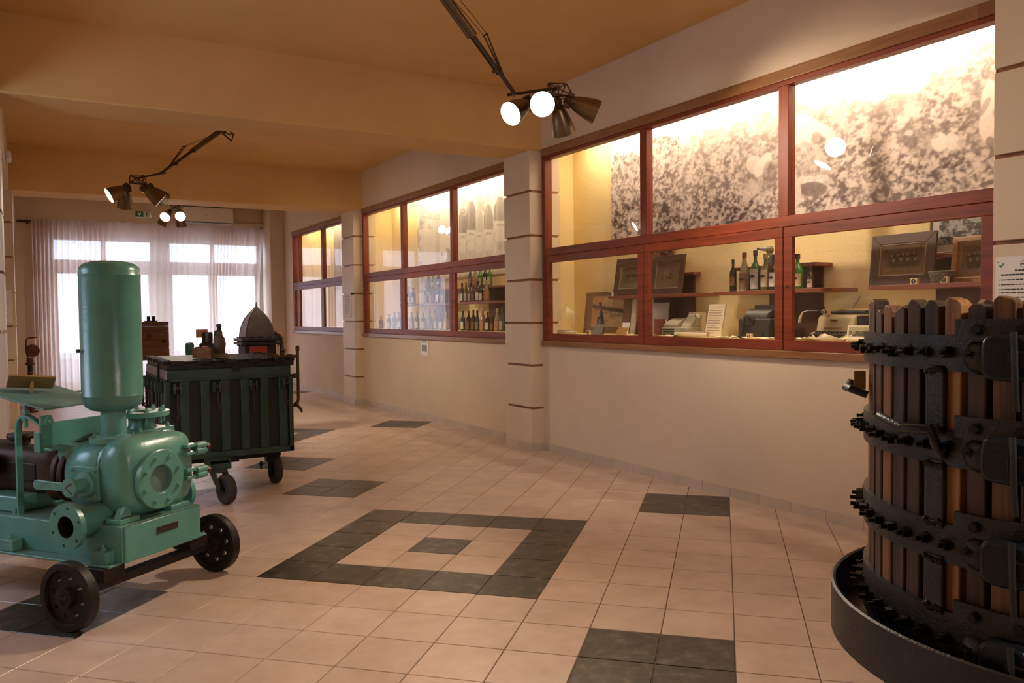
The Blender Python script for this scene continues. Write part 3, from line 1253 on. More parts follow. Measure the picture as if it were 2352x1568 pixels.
# chassis: side channels, front plate, deck
for s in (-1, 1):
    fr = MB()
    fr.bx(min(s * .257, s * .245), max(s * .257, s * .245), -.10, 1.45, .272, .440)
    fr.bx(min(s * .257, s * .335), max(s * .257, s * .335), -.085, 1.45, .262, .274)
    PX('side_channel', fr, M_GP, bev=.003)
fp = MB()
fp.bx(-.257, .257, -.112, -.098, .268, .452)
fp.bx(-.257, .257, -.112, .02, .440, .452)
PX('front_plate', fp, M_GP, bev=.006)
for s in (-1, 1):
    gs = MB()
    gs.add([(s * .256, -.10, .452), (s * .256, .02, .452), (s * .256, .14, .36), (s * .256, .14, .272), (s * .256, -.10, .272),
            (s * .270, -.10, .452), (s * .270, .02, .452), (s * .270, .14, .36), (s * .270, .14, .272), (s * .270, -.10, .272)],
           [(0, 1, 2, 3, 4), (5, 6, 7, 8, 9), (0, 1, 6, 5), (1, 2, 7, 6), (2, 3, 8, 7), (3, 4, 9, 8), (4, 0, 5, 9)])
    PX('corner_gusset', gs, M_GP)
PX('deck_plate', MB().bx(-.245, .245, .33, 1.45, .428, .442), M_GPD, bev=.003)
PX('maker_plate', MB().bx(-.055, .09, -.1165, -.112, .368, .402), mat('brown_label', (.035, .014, .010), .5))
for y in (.0, .66):
    b = MB()
    b.bx(-.325, -.262, y - .05, y + .05, .274, .335)
    PX('clamp_block', b, M_GP, bev=.004)
    PX('bolt', hexbolt(MB(), (-.293, y, .335), (0, 0, 1), .014, .012, .016), M_BOLT)

# axle and wheels
ax = MB()
ax.bx(-.40, .40, -.03, .03, .150, .195)
ax.cyl((-.52, 0, .168), (.52, 0, .168), .020, n=14)
PX('axle', ax, M_WHEEL, bev=.003)
for s in (-1, 1):
    b = MB()
    b.bx(s * .29 - .065, s * .29 + .065, -.07, .06, .195, .262)
    PX('axle_block', b, M_WHEEL, bev=.004)


def spoked_wheel(parent, R, w, M, nm='wheel', mtl=None, hub=.050):
    mtl = mtl or M_WHEEL
    m = MB()
    h = w / 2
    m.lathe([(R * .80, -h), (R * .97, -h), (R, -h + .006), (R, h - .006), (R * .97, h), (R * .80, h), (R * .78, h * .3), (R * .78, -h * .3), (R * .80, -h)], 48, M)
    o = m.build(nm, mtl, parent)
    d = sector_holes(MB(), hub * .8, R * .80, 8, R * .565, R * .085, -.010, .010, M, off=.2)
    d.build('wheel_disc', mtl, o)
    m = MB()
    m.lathe([(0, -h - .035), (.022, -h - .032), (.030, -h - .012), (hub, -h - .008), (hub * 1.08, -.012), (hub * 1.08, .012), (hub, h), (.02, h + .01), (0, h + .01)], 24, M)
    m.build('hub', mtl, o)
    return o


spoked_wheel(pump, .168, .058, MZ((-.49, 0, .168), (1, 0, 0)))
spoked_wheel(pump, .168, .058, MZ((.49, 0, .168), (-1, 0, 0)))
spoked_wheel(pump, .168, .058, MZ((-.49, 1.30, .168), (1, 0, 0)))
spoked_wheel(pump, .168, .058, MZ((.49, 1.30, .168), (-1, 0, 0)))
PX('rear_axle', MB().cyl((-.52, 1.30, .168), (.52, 1.30, .168), .022, n=14).bx(-.30, .30, 1.26, 1.34, .18, .262), M_WHEEL)

# casing
rings = []
for y, cx, cz, hw, hh, e in ((.44, .0, .655, .115, .125, 2.2), (.43, .0, .655, .150, .16, 2.3), (.40, .0, .655, .172, .180, 2.5), (.30, .0, .655, .186, .188, 3.0),
                             (.165, .0, .655, .190, .190, 3.2), (.150, .0, .655, .178, .178, 3.2)):
    rings.append(superring(cx, cz, hw, hh, y, e))
PX('rear_casing', MB().loft(rings), M_GP, sm=50)
rings = []
for y, cx, cz, hw, hh, e in ((.148, .055, .662, .225, .190, 3.2), (.128, .060, .665, .250, .210, 3.6), (.05, .062, .665, .256, .214, 4.2), (.0, .062, .665, .252, .208, 4.2),
                             (-.035, .055, .662, .230, .185, 3.4), (-.055, .035, .655, .185, .150, 2.6), (-.06, .01, .65, .13, .125, 2.2)):
    rings.append(superring(cx, cz, hw, hh, y, e, 56))
PX('front_casing', MB().loft(rings), M_GP, sm=60)
PX('seam_rib', MB().loft([superring(.02, .658, .205, .200, .157, 3.2), superring(.02, .658, .205, .200, .142, 3.2)]), M_GP)
PX('foot', MB().bx(-.24, -.11, -.06, .04, .452, .478).add([(-.21, -.03, .478), (-.14, -.03, .478), (-.11, -.02, .56), (-.14, -.02, .57), (-.21, .02, .478), (-.14, .02, .478), (-.11, .03, .56), (-.14, .03, .57)],
   [(0, 1, 2, 3), (4, 5, 6, 7), (0, 1, 5, 4), (1, 2, 6, 5), (2, 3, 7, 6), (3, 0, 4, 7)]), M_GP, bev=.004)
PX('bolt', hexbolt(MB(), (-.215, -.02, .478), (0, 0, 1), .016, .014, .018), M_BOLT)
PX('foot', MB().bx(.10, .24, -.06, .06, .452, .478).add([(.13, -.03, .478), (.21, -.03, .478), (.15, -.02, .57), (.11, -.02, .56), (.13, .02, .478), (.21, .02, .478), (.15, .03, .57), (.11, .03, .56)],
   [(0, 1, 2, 3), (4, 5, 6, 7), (0, 1, 5, 4), (1, 2, 6, 5), (2, 3, 7, 6), (3, 0, 4, 7)]), M_GP, bev=.004)
PX('bolt', hexbolt(MB(), (.215, -.01, .478), (0, 0, 1), .016, .014, .018), M_BOLT)

# inspection flange facing forward, with recessed cover disc
SC_ = (0.0, -.10, .647)
Msf = MZ(SC_, (0, -1, 0))
sf = MB()
sf.lathe([(.078, -.05), (.150, -.05), (.150, -.026), (.156, -.024), (.156, -.003), (.152, .0), (.078, .0), (.074, -.004), (.074, -.03)], 56, Msf)
o = PX('inspection_flange', sf, M_GP)
PX('cover_disc', MB().lathe([(0, -.030), (.078, -.030), (.078, -.034), (0, -.034)], 40, Msf), M_GPD, o)
for k in range(8):
    t = 2 * math.pi * (k + .45) / 8
    PX('flange_bolt', hexbolt(MB(), Msf @ Vector((.122 * math.cos(t), .122 * math.sin(t), 0)), (0, -1, 0), .012, .010, .008), M_BOLT, o)

# side cover plate with lever
sp_ = PX('side_cover', MB().bx(-.203, -.180, .128, .325, .555, .728), M_GP, bev=.003)
for y in (.148, .305):
    for z in (.573, .710):
        PX('cover_bolt', hexbolt(MB(), (-.203, y, z), (-1, 0, 0), .009, .008, .004), M_BOLT, sp_)
em = MB()
for k in range(7):
    em.bx(-.2065, -.203, .270 - k * .014, .280 - k * .014, .694, .707)
for k in range(8):
    em.bx(-.2065, -.203, .285 - k * .017, .297 - k * .017, .562, .572)
PX('embossed_text', em, M_BOLT, sp_)['kind'] = 'stuff'
hb = MB()
Mh = MZ((-.20, .205, .640), (-1, 0, 0))
hb.lathe([(.066, 0), (.066, .022), (.060, .030), (.040, .034), (.040, .085), (.047, .090), (.050, .100), (.050, .112), (0, .112)], 28, Mh)
PX('lever_hub', hb, M_GP)
lv = MB()
pts = []
for k in range(13):
    t = math.pi / 2 - math.pi * k / 12
    pts.append((.235 + .026 * math.cos(t), .026 * math.sin(t)))
pts = [(.03, .022), (.12, .022), (.235, .026)] + pts[1:-1] + [(.235, -.026), (.12, -.022), (.03, -.022)]
Ml = Matrix(((0, 0, -1, -.288), (1, 0, 0, .205), (0, -1, 0, .640), (0, 0, 0, 1)))
lv.prism(pts, .006, .020, Ml)
l_ = PX('lever', lv, M_GP, bev=.003)
em = MB()
for k in range(9):
    em.bx(-.3095, -.308, .30 + k * .013, .309 + k * .013, .632, .648)
PX('embossed_text', em, M_BOLT, l_)['kind'] = 'stuff'
PX('chevron_mark', MB().add([(-.3135, .185, .668), (-.3135, .178, .660), (-.3135, .222, .640), (-.3135, .232, .640), (-.3135, .178, .612), (-.3135, .185, .605)], [(0, 1, 2, 3), (2, 4, 5, 3)]), M_RED, l_)

# inlet pipe and open flange towards the left
Mi = MZ((-.385, .145, .462), (-1, 0, 0))
il = MB()
il.lathe([(.058, -.24), (.080, -.24), (.078, -.03), (.080, -.026), (.0565, -.026)], 36, Mi)
o = PX('inlet_pipe', il, M_GP)
fl = sector_holes(MB(), .056, .116, 6, .096, .0085, -.026, .0, Mi, off=.35)
PX('inlet_flange', fl, M_GP, o)
PX('bore', MB().lathe([(.0545, -.003), (.0545, -.16), (0, -.16)], 30, Mi), M_DARKIN, o)

# right side companion flange below
Mr = MZ((.335, .10, .50), (1, 0, 0))
PX('outlet_flange', MB().lathe([(.0, -.10), (.07, -.10), (.07, -.02), (.105, -.02), (.105, .01), (.0, .01)], 32, Mr), M_GP)

# hinge clamps on the right
for z in (.765, .630):
    c = MB()
    c.bx(.20, .285, -.085, -.040, z - .030, z - .012)
    c.bx(.20, .285, -.085, -.040, z + .012, z + .030)
    PX('hinge_lug', c, M_GP, bev=.003)
    c = MB()
    c.cyl((.27, -.075, z + .012), (.345, -.075, z + .012), .022, n=14)
    c.cyl((.27, -.075, z - .016), (.345, -.075, z - .016), .022, n=14)
    c.cyl((.27, -.075, z), (.36, -.075, z), .008, n=8)
    PX('swing_clamp', c, M_GP)
    PX('clamp_nut', hexbolt(MB(), (.345, -.075, z), (1, 0, 0), .020, .026, .004), M_REDB)

# top outlet valve flange at the right
Mv = MT((.215, .255, 0))
v_ = MB()
v_.lathe([(.10, .845), (.085, .87), (.066, .90), (.066, .935), (.066, .95)], 32, Mv)
v_.box((0, -.01, .862), (.25, .21, .030), Mv)
o = PX('outlet_neck', v_, M_GP, bev=.0)
f_ = MB()
f_.lathe([(.052, .945), (.146, .945), (.146, .972), (.052, .972), (.050, .90)], 40, Mv)
PX('outlet_flange', f_, M_GP, o)
PX('bore', MB().lathe([(.051, .965), (.051, .92), (0, .92)], 24, Mv), M_DARKIN, o)
for k in range(8):
    t = 2 * math.pi * (k + .3) / 8
    b = hexbolt(MB(), Mv @ Vector((.115 * math.cos(t), .115 * math.sin(t), .972)), (0, 0, 1), .013, .012, .010)
    b.cyl(Mv @ Vector((.115 * math.cos(t), .115 * math.sin(t), .905)), Mv @ Vector((.115 * math.cos(t), .115 * math.sin(t), .945)), .007, n=8)
    PX('flange_bolt', b, M_BOLT, o)
for sx, sy in ((-.10, -.09), (.10, -.09), (.10, .07)):
    PX('base_bolt', hexbolt(MB(), Mv @ Vector((sx, sy, .877)), (0, 0, 1), .012, .011, .012), M_BOLT, o)

# air tank on its neck
Mt = MT((-.025, .205, 0))
n_ = MB()
n_.lathe([(.105, .80), (.110, .835), (.122, .838), (.122, .866), (.070, .868), (.063, .875), (.063, 1.02)], 40, Mt)
o = PX('tank_neck', n_, M_GP, sm=40)
for k in range(6):
    t = 2 * math.pi * k / 6
    PX('flange_bolt', hexbolt(MB(), Mt @ Vector((.098 * math.cos(t), .098 * math.sin(t), .866)), (0, 0, 1), .011, .010, .006), M_BOLT, o)
r_ = .1515
tk = [(0, 1.000), (.06, 1.001), (.105, 1.010), (.135, 1.030), (.148, 1.058), (r_, 1.082), (r_ + .003, 1.088), (r_, 1.094), (r_, 1.40), (r_, 1.722), (r_ + .003, 1.728), (r_, 1.734),
      (r_ - .0005, 1.752), (.146, 1.772), (.130, 1.788), (.095, 1.800), (.05, 1.806), (0, 1.808)]
PX('air_tank', MB().lathe(tk, 56, Mt), M_GPT, sm=40)
PX('tank_valve', MB().cyl((-.17, .27, 1.33), (-.185, .275, 1.33), .010, n=10), M_DARKIN)

# bracket carrying the control table behind the tank
b_ = MB()
b_.bx(-.235, -.165, .49, .505, .79, .985)
b_.bx(-.235, -.225, .49, .545, .79, .90)
PX('table_bracket', b_, M_GP, bev=.003)
PX('cross_beam', MB().bx(-.225, .26, .505, .520, .815, .945).bx(-.225, .26, .43, .520, .800, .815), M_GP, bev=.003)
PX('table_bracket', MB().bx(.19, .26, .49, .505, .79, 1.035), M_GP, bev=.003)
PX('support_arm', MB().bx(-.13, -.03, .34, .50, .74, .82).add([(-.13, .34, .74), (-.03, .34, .74), (-.03, .42, .64), (-.13, .42, .64), (-.13, .50, .74), (-.03, .50, .74)],
   [(0, 1, 2, 3), (3, 2, 5, 4), (0, 3, 4), (1, 5, 2), (0, 4, 5, 1)]), M_GP, bev=.003)
PX('pivot_bolt', hexbolt(MB(), (-.20, .49, .955), (0, -1, 0), .028, .02, .016), M_BOLT)
st = MB()
path = [(.70, .442), (.70, .60), (.70, .90), (.692, .945), (.665, .972), (.63, .980), (.59, .968), (.54, .945), (.51, .930)]
for (a, b) in zip(path[:-1], path[1:]):
    d = Vector((0, b[0] - a[0], b[1] - a[1]))
    nn = Vector((0, -d.z, d.y)).normalized() * .006
    p = [Vector((x, q[0], q[1])) for x in (-.222, -.188) for q in (a, b)]
    v = [p[0] - nn, p[1] - nn, p[1] + nn, p[0] + nn, p[2] - nn, p[3] - nn, p[3] + nn, p[2] + nn]
    st.add(v, [(0, 1, 2, 3), (4, 5, 6, 7), (0, 1, 5, 4), (1, 2, 6, 5), (2, 3, 7, 6), (3, 0, 4, 7)])
PX('strap', st, M_GP)
PX('strap_bolt', hexbolt(MB(), (-.205, .74, .442), (0, 0, 1), .014, .012, .012), M_BOLT)
ab = MB()
ab.cyl((-.205, .640, .915), (-.205, .640, 1.055), .011, n=10)
ab.cyl((-.205, .640, .955), (-.205, .640, .972), .022, n=6)
ab.cyl((-.205, .640, .990), (-.205, .640, 1.010), .022, n=6)
PX('adjusting_bolt', ab, M_BOLT)
tb = MB()
q = [(-.25, .445, 1.030), (.215, .545, 1.027), (.235, 1.0, 1.110), (-.25, .94, 1.118)]
tb.add([(*p[:2], p[2] - .012) for p in q] + q, [(3, 2, 1, 0), (4, 5, 6, 7), (0, 1, 5, 4), (1, 2, 6, 5), (2, 3, 7, 6), (3, 0, 4, 7)])
PX('control_table', tb, M_GPD, bev=.002)

# black drive housing behind the casing
dv = MB()
Mm = MZ((0, .44, .65), (0, 1, 0))
dv.lathe([(.10, 0), (.165, .0), (.170, .012), (.170, .03), (.150, .035), (.150, .05), (.168, .055), (.168, .085), (.12, .09), (0, .09)], 36, Mm)
PX('drive_flange', dv, M_RUST)
dv = MB()
rings = []
for y, hw, hh in ((.53, .135, .145), (.56, .15, .15), (.64, .11, .125), (.98, .11, .125), (1.04, .125, .14), (1.06, .125, .14)):
    rings.append(superring(0, .65, hw, hh, y, 4.5, 36))
dv.loft(rings)
PX('drive_housing', dv, M_RUST, sm=40)
PX('housing_window', MB().bx(-.116, -.108, .70, .95, .60, .70), M_DARKIN, bev=.01)
PX('oil_cap', MB().lathe([(0, .80), (.07, .80), (.075, .785), (.07, .77), (.05, .76), (.05, .74)], 20, MT((.02, .98, .04))), M_RUST)
PX('gear_case', MB().bx(-.13, .13, 1.06, 1.40, .442, .78), M_RUST, bev=.02)
PX('drive_shaft_cover', MB().bx(-.20, -.13, .95, 1.40, .62, .76), M_RUST, bev=.015)
PX('green_base_block', MB().bx(-.20, .20, .72, 1.36, .442, .53), M_GP, bev=.01)

# wooden sign stand on the control table
sg = thing('wooden_sign_stand', 'small tilted wooden sign stand lying on the green pump table', 'sign stand', (0, 0, 0))
wp = pump.matrix_basis @ Vector((-.05, .80, 1.0955))
sg.location = (wp.x, wp.y, wp.z)
sg.rotation_euler = (Matrix.Rotation(math.atan2(.609, .793), 3, 'Z') @ Matrix.Rotation(math.radians(10.1), 3, 'X') @ Matrix.Rotation(math.radians(-33), 3, 'Z')).to_euler()
M_PLY = wood('plywood', (.30, .16, .05), (.48, .29, .11), .5, 0, 30)
b = MB(MT((0, .055, .004), rx=math.radians(142)))
b.bx(-.115, .115, 0, .145, -.012, 0)
b.build('board', M_PLY, sg, bevel=.002)
b = MB()
b.add([(-.006, .04, 0), (.010, .04, 0), (.010, -.05, 0), (-.006, -.05, 0), (-.006, .04, .006), (.010, .04, .006), (.010, -.035, .062), (-.006, -.035, .062)],
      [(0, 3, 2, 1), (4, 5, 6, 7), (0, 1, 5, 4), (1, 2, 6, 5), (2, 3, 7, 6), (3, 0, 4, 7)])
b.build('prop', M_PLY, sg)
# ------------------------------------------------------------------ dark green ribbed tank on wheels
M_DG = mat('dark_green_paint', (.022, .048, .030), .5, .0, .3, 9, .25, 60)
M_DG2 = mat('darker_green_panel', (.009, .016, .011), .55, .0, .3, 9, .2, 60)
M_LID = mat('black_lid_iron', (.016, .013, .013), .42, .4, .3, 12, .3, 50)
M_ZINC = mat('galvanised_strip', (.30, .32, .36), .35, .8, .15, 20)
M_BRASS = mat('tarnished_brass', (.11, .065, .030), .4, .7, .3, 25)
M_RUBBER = mat('brown_rubber_tyre', (.045, .030, .022), .8, 0, .3, 20, .3, 60)
tx0, tx1, ty0, ty1, tz0, tz1 = .915, 1.935, 7.0, 8.28, .345, 1.005
cxt, cyt = (tx0 + tx1) / 2, (ty0 + ty1) / 2
tank = thing('ribbed_tank_cart', 'dark green ribbed iron tank on casters with a black slatted lid', 'tank', (cxt, cyt, 0))
TT = Matrix.Translation((-cxt, -cyt, 0))


def tp(nm, mb, m, par=None, bev=.0, sm=35):
    mb.v = [(p[0] - cxt, p[1] - cyt, p[2]) for p in mb.v]
    return mb.build(nm, m, par or tank, smooth=sm, bevel=bev)


body = tp('body', MB().bx(tx0 + .03, tx1 - .03, ty0 + .03, ty1 - .03, tz0, tz1), M_DG2)
tp('bottom_rail', MB().bx(tx0, tx1, ty0, ty1, tz0 - .005, tz0 + .045), M_DG, bev=.004)
tp('top_band', MB().bx(tx0 + .015, tx1 - .015, ty0 + .012, ty1 - .012, tz1 - .01, tz1 + .075), M_DG, bev=.004)
tp('top_ledge', MB().bx(tx0, tx1, ty0, ty1, tz1 - .022, tz1 - .008), M_DG, bev=.003)
for x in (tx0, tx1 - .035):
    for y in (ty0, ty1 - .035):
        tp('corner_post', MB().bx(x, x + .035, y, y + .035, tz0, tz1), M_DG, bev=.003)
for k in range(6):
    x = tx0 + .055 + k * .158
    tp('rib', MB().bx(x + .055, x + .125, ty0 + .002, ty0 + .032, tz0 + .045, tz1 - .022), M_DG, bev=.006)
for k in range(7):
    y = ty0 + .05 + k * .17
    tp('rib', MB().bx(tx0 + .002, tx0 + .032, y + .05, y + .125, tz0 + .045, tz1 - .022), M_DG, bev=.006)


def latch(x, y, nx, ny, lean=0.0, hang=.24, col=None):
    """toggle yoke with a hanging eye bolt; (nx,ny) outward normal"""
    sx, sy = -ny, nx
    m = MB()
    for s in (-.022, .022):
        cx_, cy_ = x + nx * .03 + sx * s, y + ny * .03 + sy * s
        m.box((cx_, cy_, tz1 - .075), (.014 if abs(sx) > .5 else .06, .014 if abs(sy) > .5 else .06, .085))
    m.cyl((x + nx * .045 - sx * .036, y + ny * .045 - sy * .036, tz1 - .075), (x + nx * .045 + sx * .036, y + ny * .045 + sy * .036, tz1 - .075), .008, n=8)
    r = tp('latch_yoke', m, M_DG, bev=.002)
    m = MB()
    p0 = Vector((x + nx * .045, y + ny * .045, tz1 - .07))
    p1 = p0 + Vector((sx * lean, sy * lean, -hang))
    m.cyl(p0 - Vector((sx, sy, 0)) * .012, p0 + Vector((sx, sy, 0)) * .012, .016, n=10)
    m.cyl(p0, p1, .008, n=8)
    m.cyl(p1 + Vector((0, 0, .02)), p1 + Vector((0, 0, .03)), .024, n=10)
    m.cyl(p1 + Vector((0, 0, .0)), p1 + Vector((0, 0, .02)), .012, n=6)
    tp('eye_bolt', m, M_RUST, r)


for x, ln, hg in ((1.000, .0, .25), (1.300, .02, .22), (1.595, .004, .22), (1.868, -.004, .175)):
    latch(x, ty0, 0, -1, ln, hg)
for k in range(5):
    latch(tx0, ty0 + .16 + k * .24, -1, 0, .0, .24)

# lid
lz = tz1 + .075
tp('lid_plate', MB().bx(tx0 + .015, tx1 + .01, ty0 + .0, ty1, lz, lz + .045), M_LID, bev=.004)
for k in range(15):
    y = ty0 + .06 + k * .08
    tp('lid_slat', MB().bx(tx0 + .05, tx1 - .03, y, y + .045, lz + .045, lz + .062), M_LID, bev=.003)
for k in range(5):
    x = tx0 + .09 + k * .205
    tp('lid_clamp', MB().bx(x - .045, x + .045, ty0 - .022, ty0 + .05, lz + .035, lz + .072), M_LID, bev=.006)
for k in range(7):
    y = ty0 + .05 + k * .19
    tp('lid_clamp', MB().bx(tx0 - .015, tx0 + .075, y, y + .05, lz + .035, lz + .070), M_LID, bev=.006)
    tp('lid_clamp', MB().bx(tx1 - .06, tx1 + .03, y, y + .045, lz + .035, lz + .070), M_LID, bev=.006)
tp('zinc_strip', MB().bx(tx0 + .004, tx0 + .014, ty0 + .012, ty1 - .02, tz1 - .004, lz - .006), M_ZINC)
tp('lid_hook', MB().bx(tx0 - .012, tx0 + .006, ty0 + .36, ty0 + .40, tz1 - .10, lz + .06), M_LID, bev=.003)
tp('name_tab', MB().bx(1.435, 1.490, ty0 - .012, ty0 + .012, lz - .03, lz + .05), M_LID, bev=.002)

# gauge pipe with taps on the right side
g = MB()
gx, gy = tx1 + .058, ty0 + .05
g.tube([(gx, gy, 1.215), (gx, gy, .78), (gx - .01, gy, .745), (gx - .04, gy, .725), (tx1 - .01, gy, .725)], .0125, 10)
gp = tp('gauge_pipe', g, M_BRASS)
tp('pipe_cap', MB().cyl((gx, gy, 1.215), (gx, gy, 1.245), .016, n=6).cyl((gx, gy, 1.20), (gx, gy, 1.215), .018, n=12), M_BRASS, gp)
m = MB()
m.cyl((tx1 - .20, gy, 1.155), (gx, gy, 1.155), .012, n=10)
m.cyl((tx1 - .16, gy, 1.155), (tx1 - .11, gy, 1.155), .022, n=10)
m.cyl((tx1 - .03, gy, 1.155), (tx1 + .01, gy, 1.155), .020, n=6)
m.cyl((tx1 - .065, gy, 1.155), (tx1 - .065, gy, 1.20), .012, n=8)
m.ball((tx1 - .065, gy, 1.21), .022, sz=.7)
tp('upper_tap', m, M_BRASS, gp)
m = MB()
m.cyl((tx1 - .02, gy, .985), (tx1 + .03, gy, .985), .014, n=8)
m.ball((tx1 + .03, gy, .985), .022)
tp('side_plug', m, M_BRASS, gp)
m = MB()
m.cyl((gx - .02, gy, .735), (gx + .015, gy - .03, .69), .013, n=8)
m.cyl((gx + .012, gy - .03, .70), (gx + .02, gy - .03, .665), .010, n=8)
m.ball((gx - .02, gy, .735), .024)
tp('drain_tap', m, M_BRASS, gp)

# running gear
tp('axle_beam', MB().bx(tx0 + .05, tx1 - .03, ty0 + .33, ty0 + .41, tz0 - .09, tz0 - .035), M_DARKMETAL, bev=.004)
tp('longitudinal_beam', MB().bx(cxt - .06, cxt + .06, ty0 + .05, ty1 - .1, tz0 - .06, tz0 - .005), M_DARKMETAL, bev=.004)
tp('swivel_block', MB().bx(1.20, 1.38, ty0 - .15, ty0 + .05, tz0 - .075, tz0 - .03).bx(1.20, 1.22, ty0 - .15, ty0 + .05, tz0 - .03, tz0).bx(1.36, 1.38, ty0 - .15, ty0 + .05, tz0 - .03, tz0).bx(1.20, 1.38, ty0 - .15, ty0 + .12, tz0 - .004, tz0 + .004), M_DG, bev=.003)
cw = Vector((1.335, 6.90, .118))
th = math.radians(16)
fx, fy = math.cos(th), math.sin(th)          # wheel axis
m = MB(Matrix.Translation((1.285, 6.915, 0)) @ Matrix.Rotation(th, 4, 'Z'))
m.cyl((0, 0, tz0 - .095), (0, 0, tz0 - .075), .075, n=20)
m.bx(-.055, .055, -.06, .06, tz0 - .105, tz0 - .095)
for s in (-.05, .05):
    m.add([(s - .005, -.06, tz0 - .10), (s + .005, -.06, tz0 - .10), (s + .005, .05, tz0 - .10), (s - .005, .05, tz0 - .10),
           (s - .005, -.165, .105), (s + .005, -.165, .105), (s + .005, -.115, .09), (s - .005, -.115, .09)],
          [(0, 1, 2, 3), (4, 5, 6, 7), (0, 1, 5, 4), (1, 2, 6, 5), (2, 3, 7, 6), (3, 0, 4, 7)])
tp('caster_fork', m, M_DG)
MWc = Matrix.Translation((1.285, 6.915, 0)) @ Matrix.Rotation(th, 4, 'Z') @ MZ((0, -.135, .118), (1, 0, 0))
wh = [(.0, -.02), (.075, -.022), (.080, -.030), (.108, -.036), (.118, -.022), (.118, .022), (.108, .036), (.080, .030), (.075, .022), (0, .02)]
w1 = tp('caster_wheel', MB().lathe(wh, 36, MWc), M_RUBBER)
tp('wheel_hub', MB().cyl((0, 0, -.058), (0, 0, .058), .020, n=12, M=MWc), M_DARKMETAL, w1)
for sx in (tx0 + .06, tx1 - .06):
    Mw = MZ((sx, ty0 + .42, .125), (1, 0, 0))
    wh2 = [(.070, -.015), (.085, -.034), (.113, -.040), (.125, -.026), (.125, .026), (.113, .040), (.085, .034), (.070, .015), (.070, -.015)]
    w2 = tp('wheel', MB().lathe(wh2, 36, Mw), M_RUBBER)
    tp('wheel_disc', MB().lathe([(0, -.045), (.018, -.045), (.022, -.008), (.072, -.008), (.072, .008), (.022, .008), (.018, .045), (0, .045)], 28, Mw), M_DARKMETAL, w2)
    tp('axle_box', MB().bx(sx - .09, sx + .02, ty0 + .34, ty0 + .44, tz0 - .14, tz0 - .005), M_DARKMETAL, bev=.005)
tp('set_screw', MB().cyl((1.74, ty0 + .38, tz0 - .20), (1.74, ty0 + .38, tz0 - .13), .009, n=8).cyl((1.74, ty0 + .38, tz0 - .165), (1.74, ty0 + .38, tz0 - .145), .02, n=6), M_DARKMETAL)

# bottle with its plinth and a block of wood on the lid
ltop = lz + .062
M_DUSTY = mat('dusty_brown_glass', (.13, .075, .050), .55, 0, .3, 18)
bt = thing('dusty_bottle', 'dusty brown bottle standing on a round base on the black tank lid', 'bottle', (1.415, 7.43, ltop + .008))
MB().lathe([(0, 0), (.082, 0), (.082, .016), (.070, .022), (.070, .032), (.05, .036), (0, .036)], 28).build('base', mat('plaster_base', (.22, .17, .115), .8), bt)
MB().lathe([(0, .036), (.045, .036), (.048, .044), (.048, .150), (.044, .172), (.030, .190), (.019, .203), (.016, .22), (.017, .256), (0, .256)], 28).build('glass', M_DUSTY, bt, smooth=60)
MB().lathe([(.016, .225), (.019, .23), (.0185, .262), (.022, .266), (.022, .285), (.015, .290), (0, .290)], 16).build('stopper', mat('dark_stopper', (.035, .022, .016), .6), bt)
wb = thing('wooden_block', 'notched block of orange-brown wood beside the dusty bottle', 'wood block', (1.262, 7.31, ltop + .008))
M_ORW = wood('orange_wood', (.17, .065, .025), (.36, .16, .065), .55, 1, 34)
b = MB(MT(rz=math.radians(-14)))
b.prism([(-.05, 0), (.06, 0), (.06, .075), (.03, .100), (-.012, .100), (-.05, .062)], -.085, .02, MT(rx=math.pi / 2))
b.build('block', M_ORW, wb, bevel=.003)
b = MB(MT(rz=math.radians(-14)))
b.bx(-.10, .02, .13, .17, 0, .085)
b.build('rail', M_ORW, wb, bevel=.003)

# ------------------------------------------------------------------ exhibits farther back
M_CRATE = wood('crate_wood', (.085, .034, .015), (.22, .095, .040), .6, 0, 24)
M_CRATE2 = wood('crate_wood_light', (.11, .045, .018), (.27, .12, .048), .6, 0, 24)
cr = thing('wooden_hopper', 'upper wooden box with two metal tubes on the stacked crates', 'wooden box', (1.17, 10.2, 1.352))
b = MB()
for z0, z1 in ((0, .048), (.052, .102)):
    p = MB().bx(-.19, .19, -.19, .19, z0, z1)
    p.build('board', M_CRATE, cr, bevel=.003)
MB().bx(-.04, .09, -.05, .05, .102, .114).build('tube_plate', M_DARKMETAL, cr)
for x in (.0, .055):
    MB().lathe([(.018, .114), (.018, .165), (.013, .165), (.013, .12)], 16, MT((x, 0, 0))).build('tube', M_DARKMETAL, cr)
for k, (x, z, w) in enumerate(((-.12, .075, .06), (-.12, .03, .045))):
    MB().bx(x - w / 2, x + w / 2, -.194, -.19, z - .014, z + .014).build('paper_tag', M_CREAMPAPER, cr)
cr2 = thing('wooden_crate', 'lower wooden crate of wide planks with round plugs, below the boxed tubes', 'wooden crate', (1.17, 10.2, 1.07))
for k in range(3):
    MB().bx(-.19, .19, -.19, .19, k * .092, k * .092 + .089).build('plank', M_CRATE2, cr2, bevel=.003)
for x, z in ((-.02, .225), (.13, .165)):
    MB().lathe([(0, .012), (.012, .012), (.014, .0), (.026, 0), (.026, .018), (.018, .022)], 16, MZ((x, -.19, z), (0, -1, 0))).build('plug', M_CRATE, cr2)
MB().bx(-.18, .18, -.18, .18, .276, .282).build('rim', M_CRATE, cr2)
std = thing('iron_trestle', 'dark trestle under the wooden crates behind the green tank', 'trestle', (1.17, 10.2, 0))
MB().bx(-.20, .20, -.20, .20, 1.02, 1.07).build('top', M_CRATE, std, bevel=.004)
for sx in (-1, 1):
    for sy in (-1, 1):
        MB().bx(sx * .17 - .02, sx * .17 + .02, sy * .17 - .02, sy * .17 + .02, 0, 1.02).build('leg', M_DARKMETAL, std, bevel=.003)

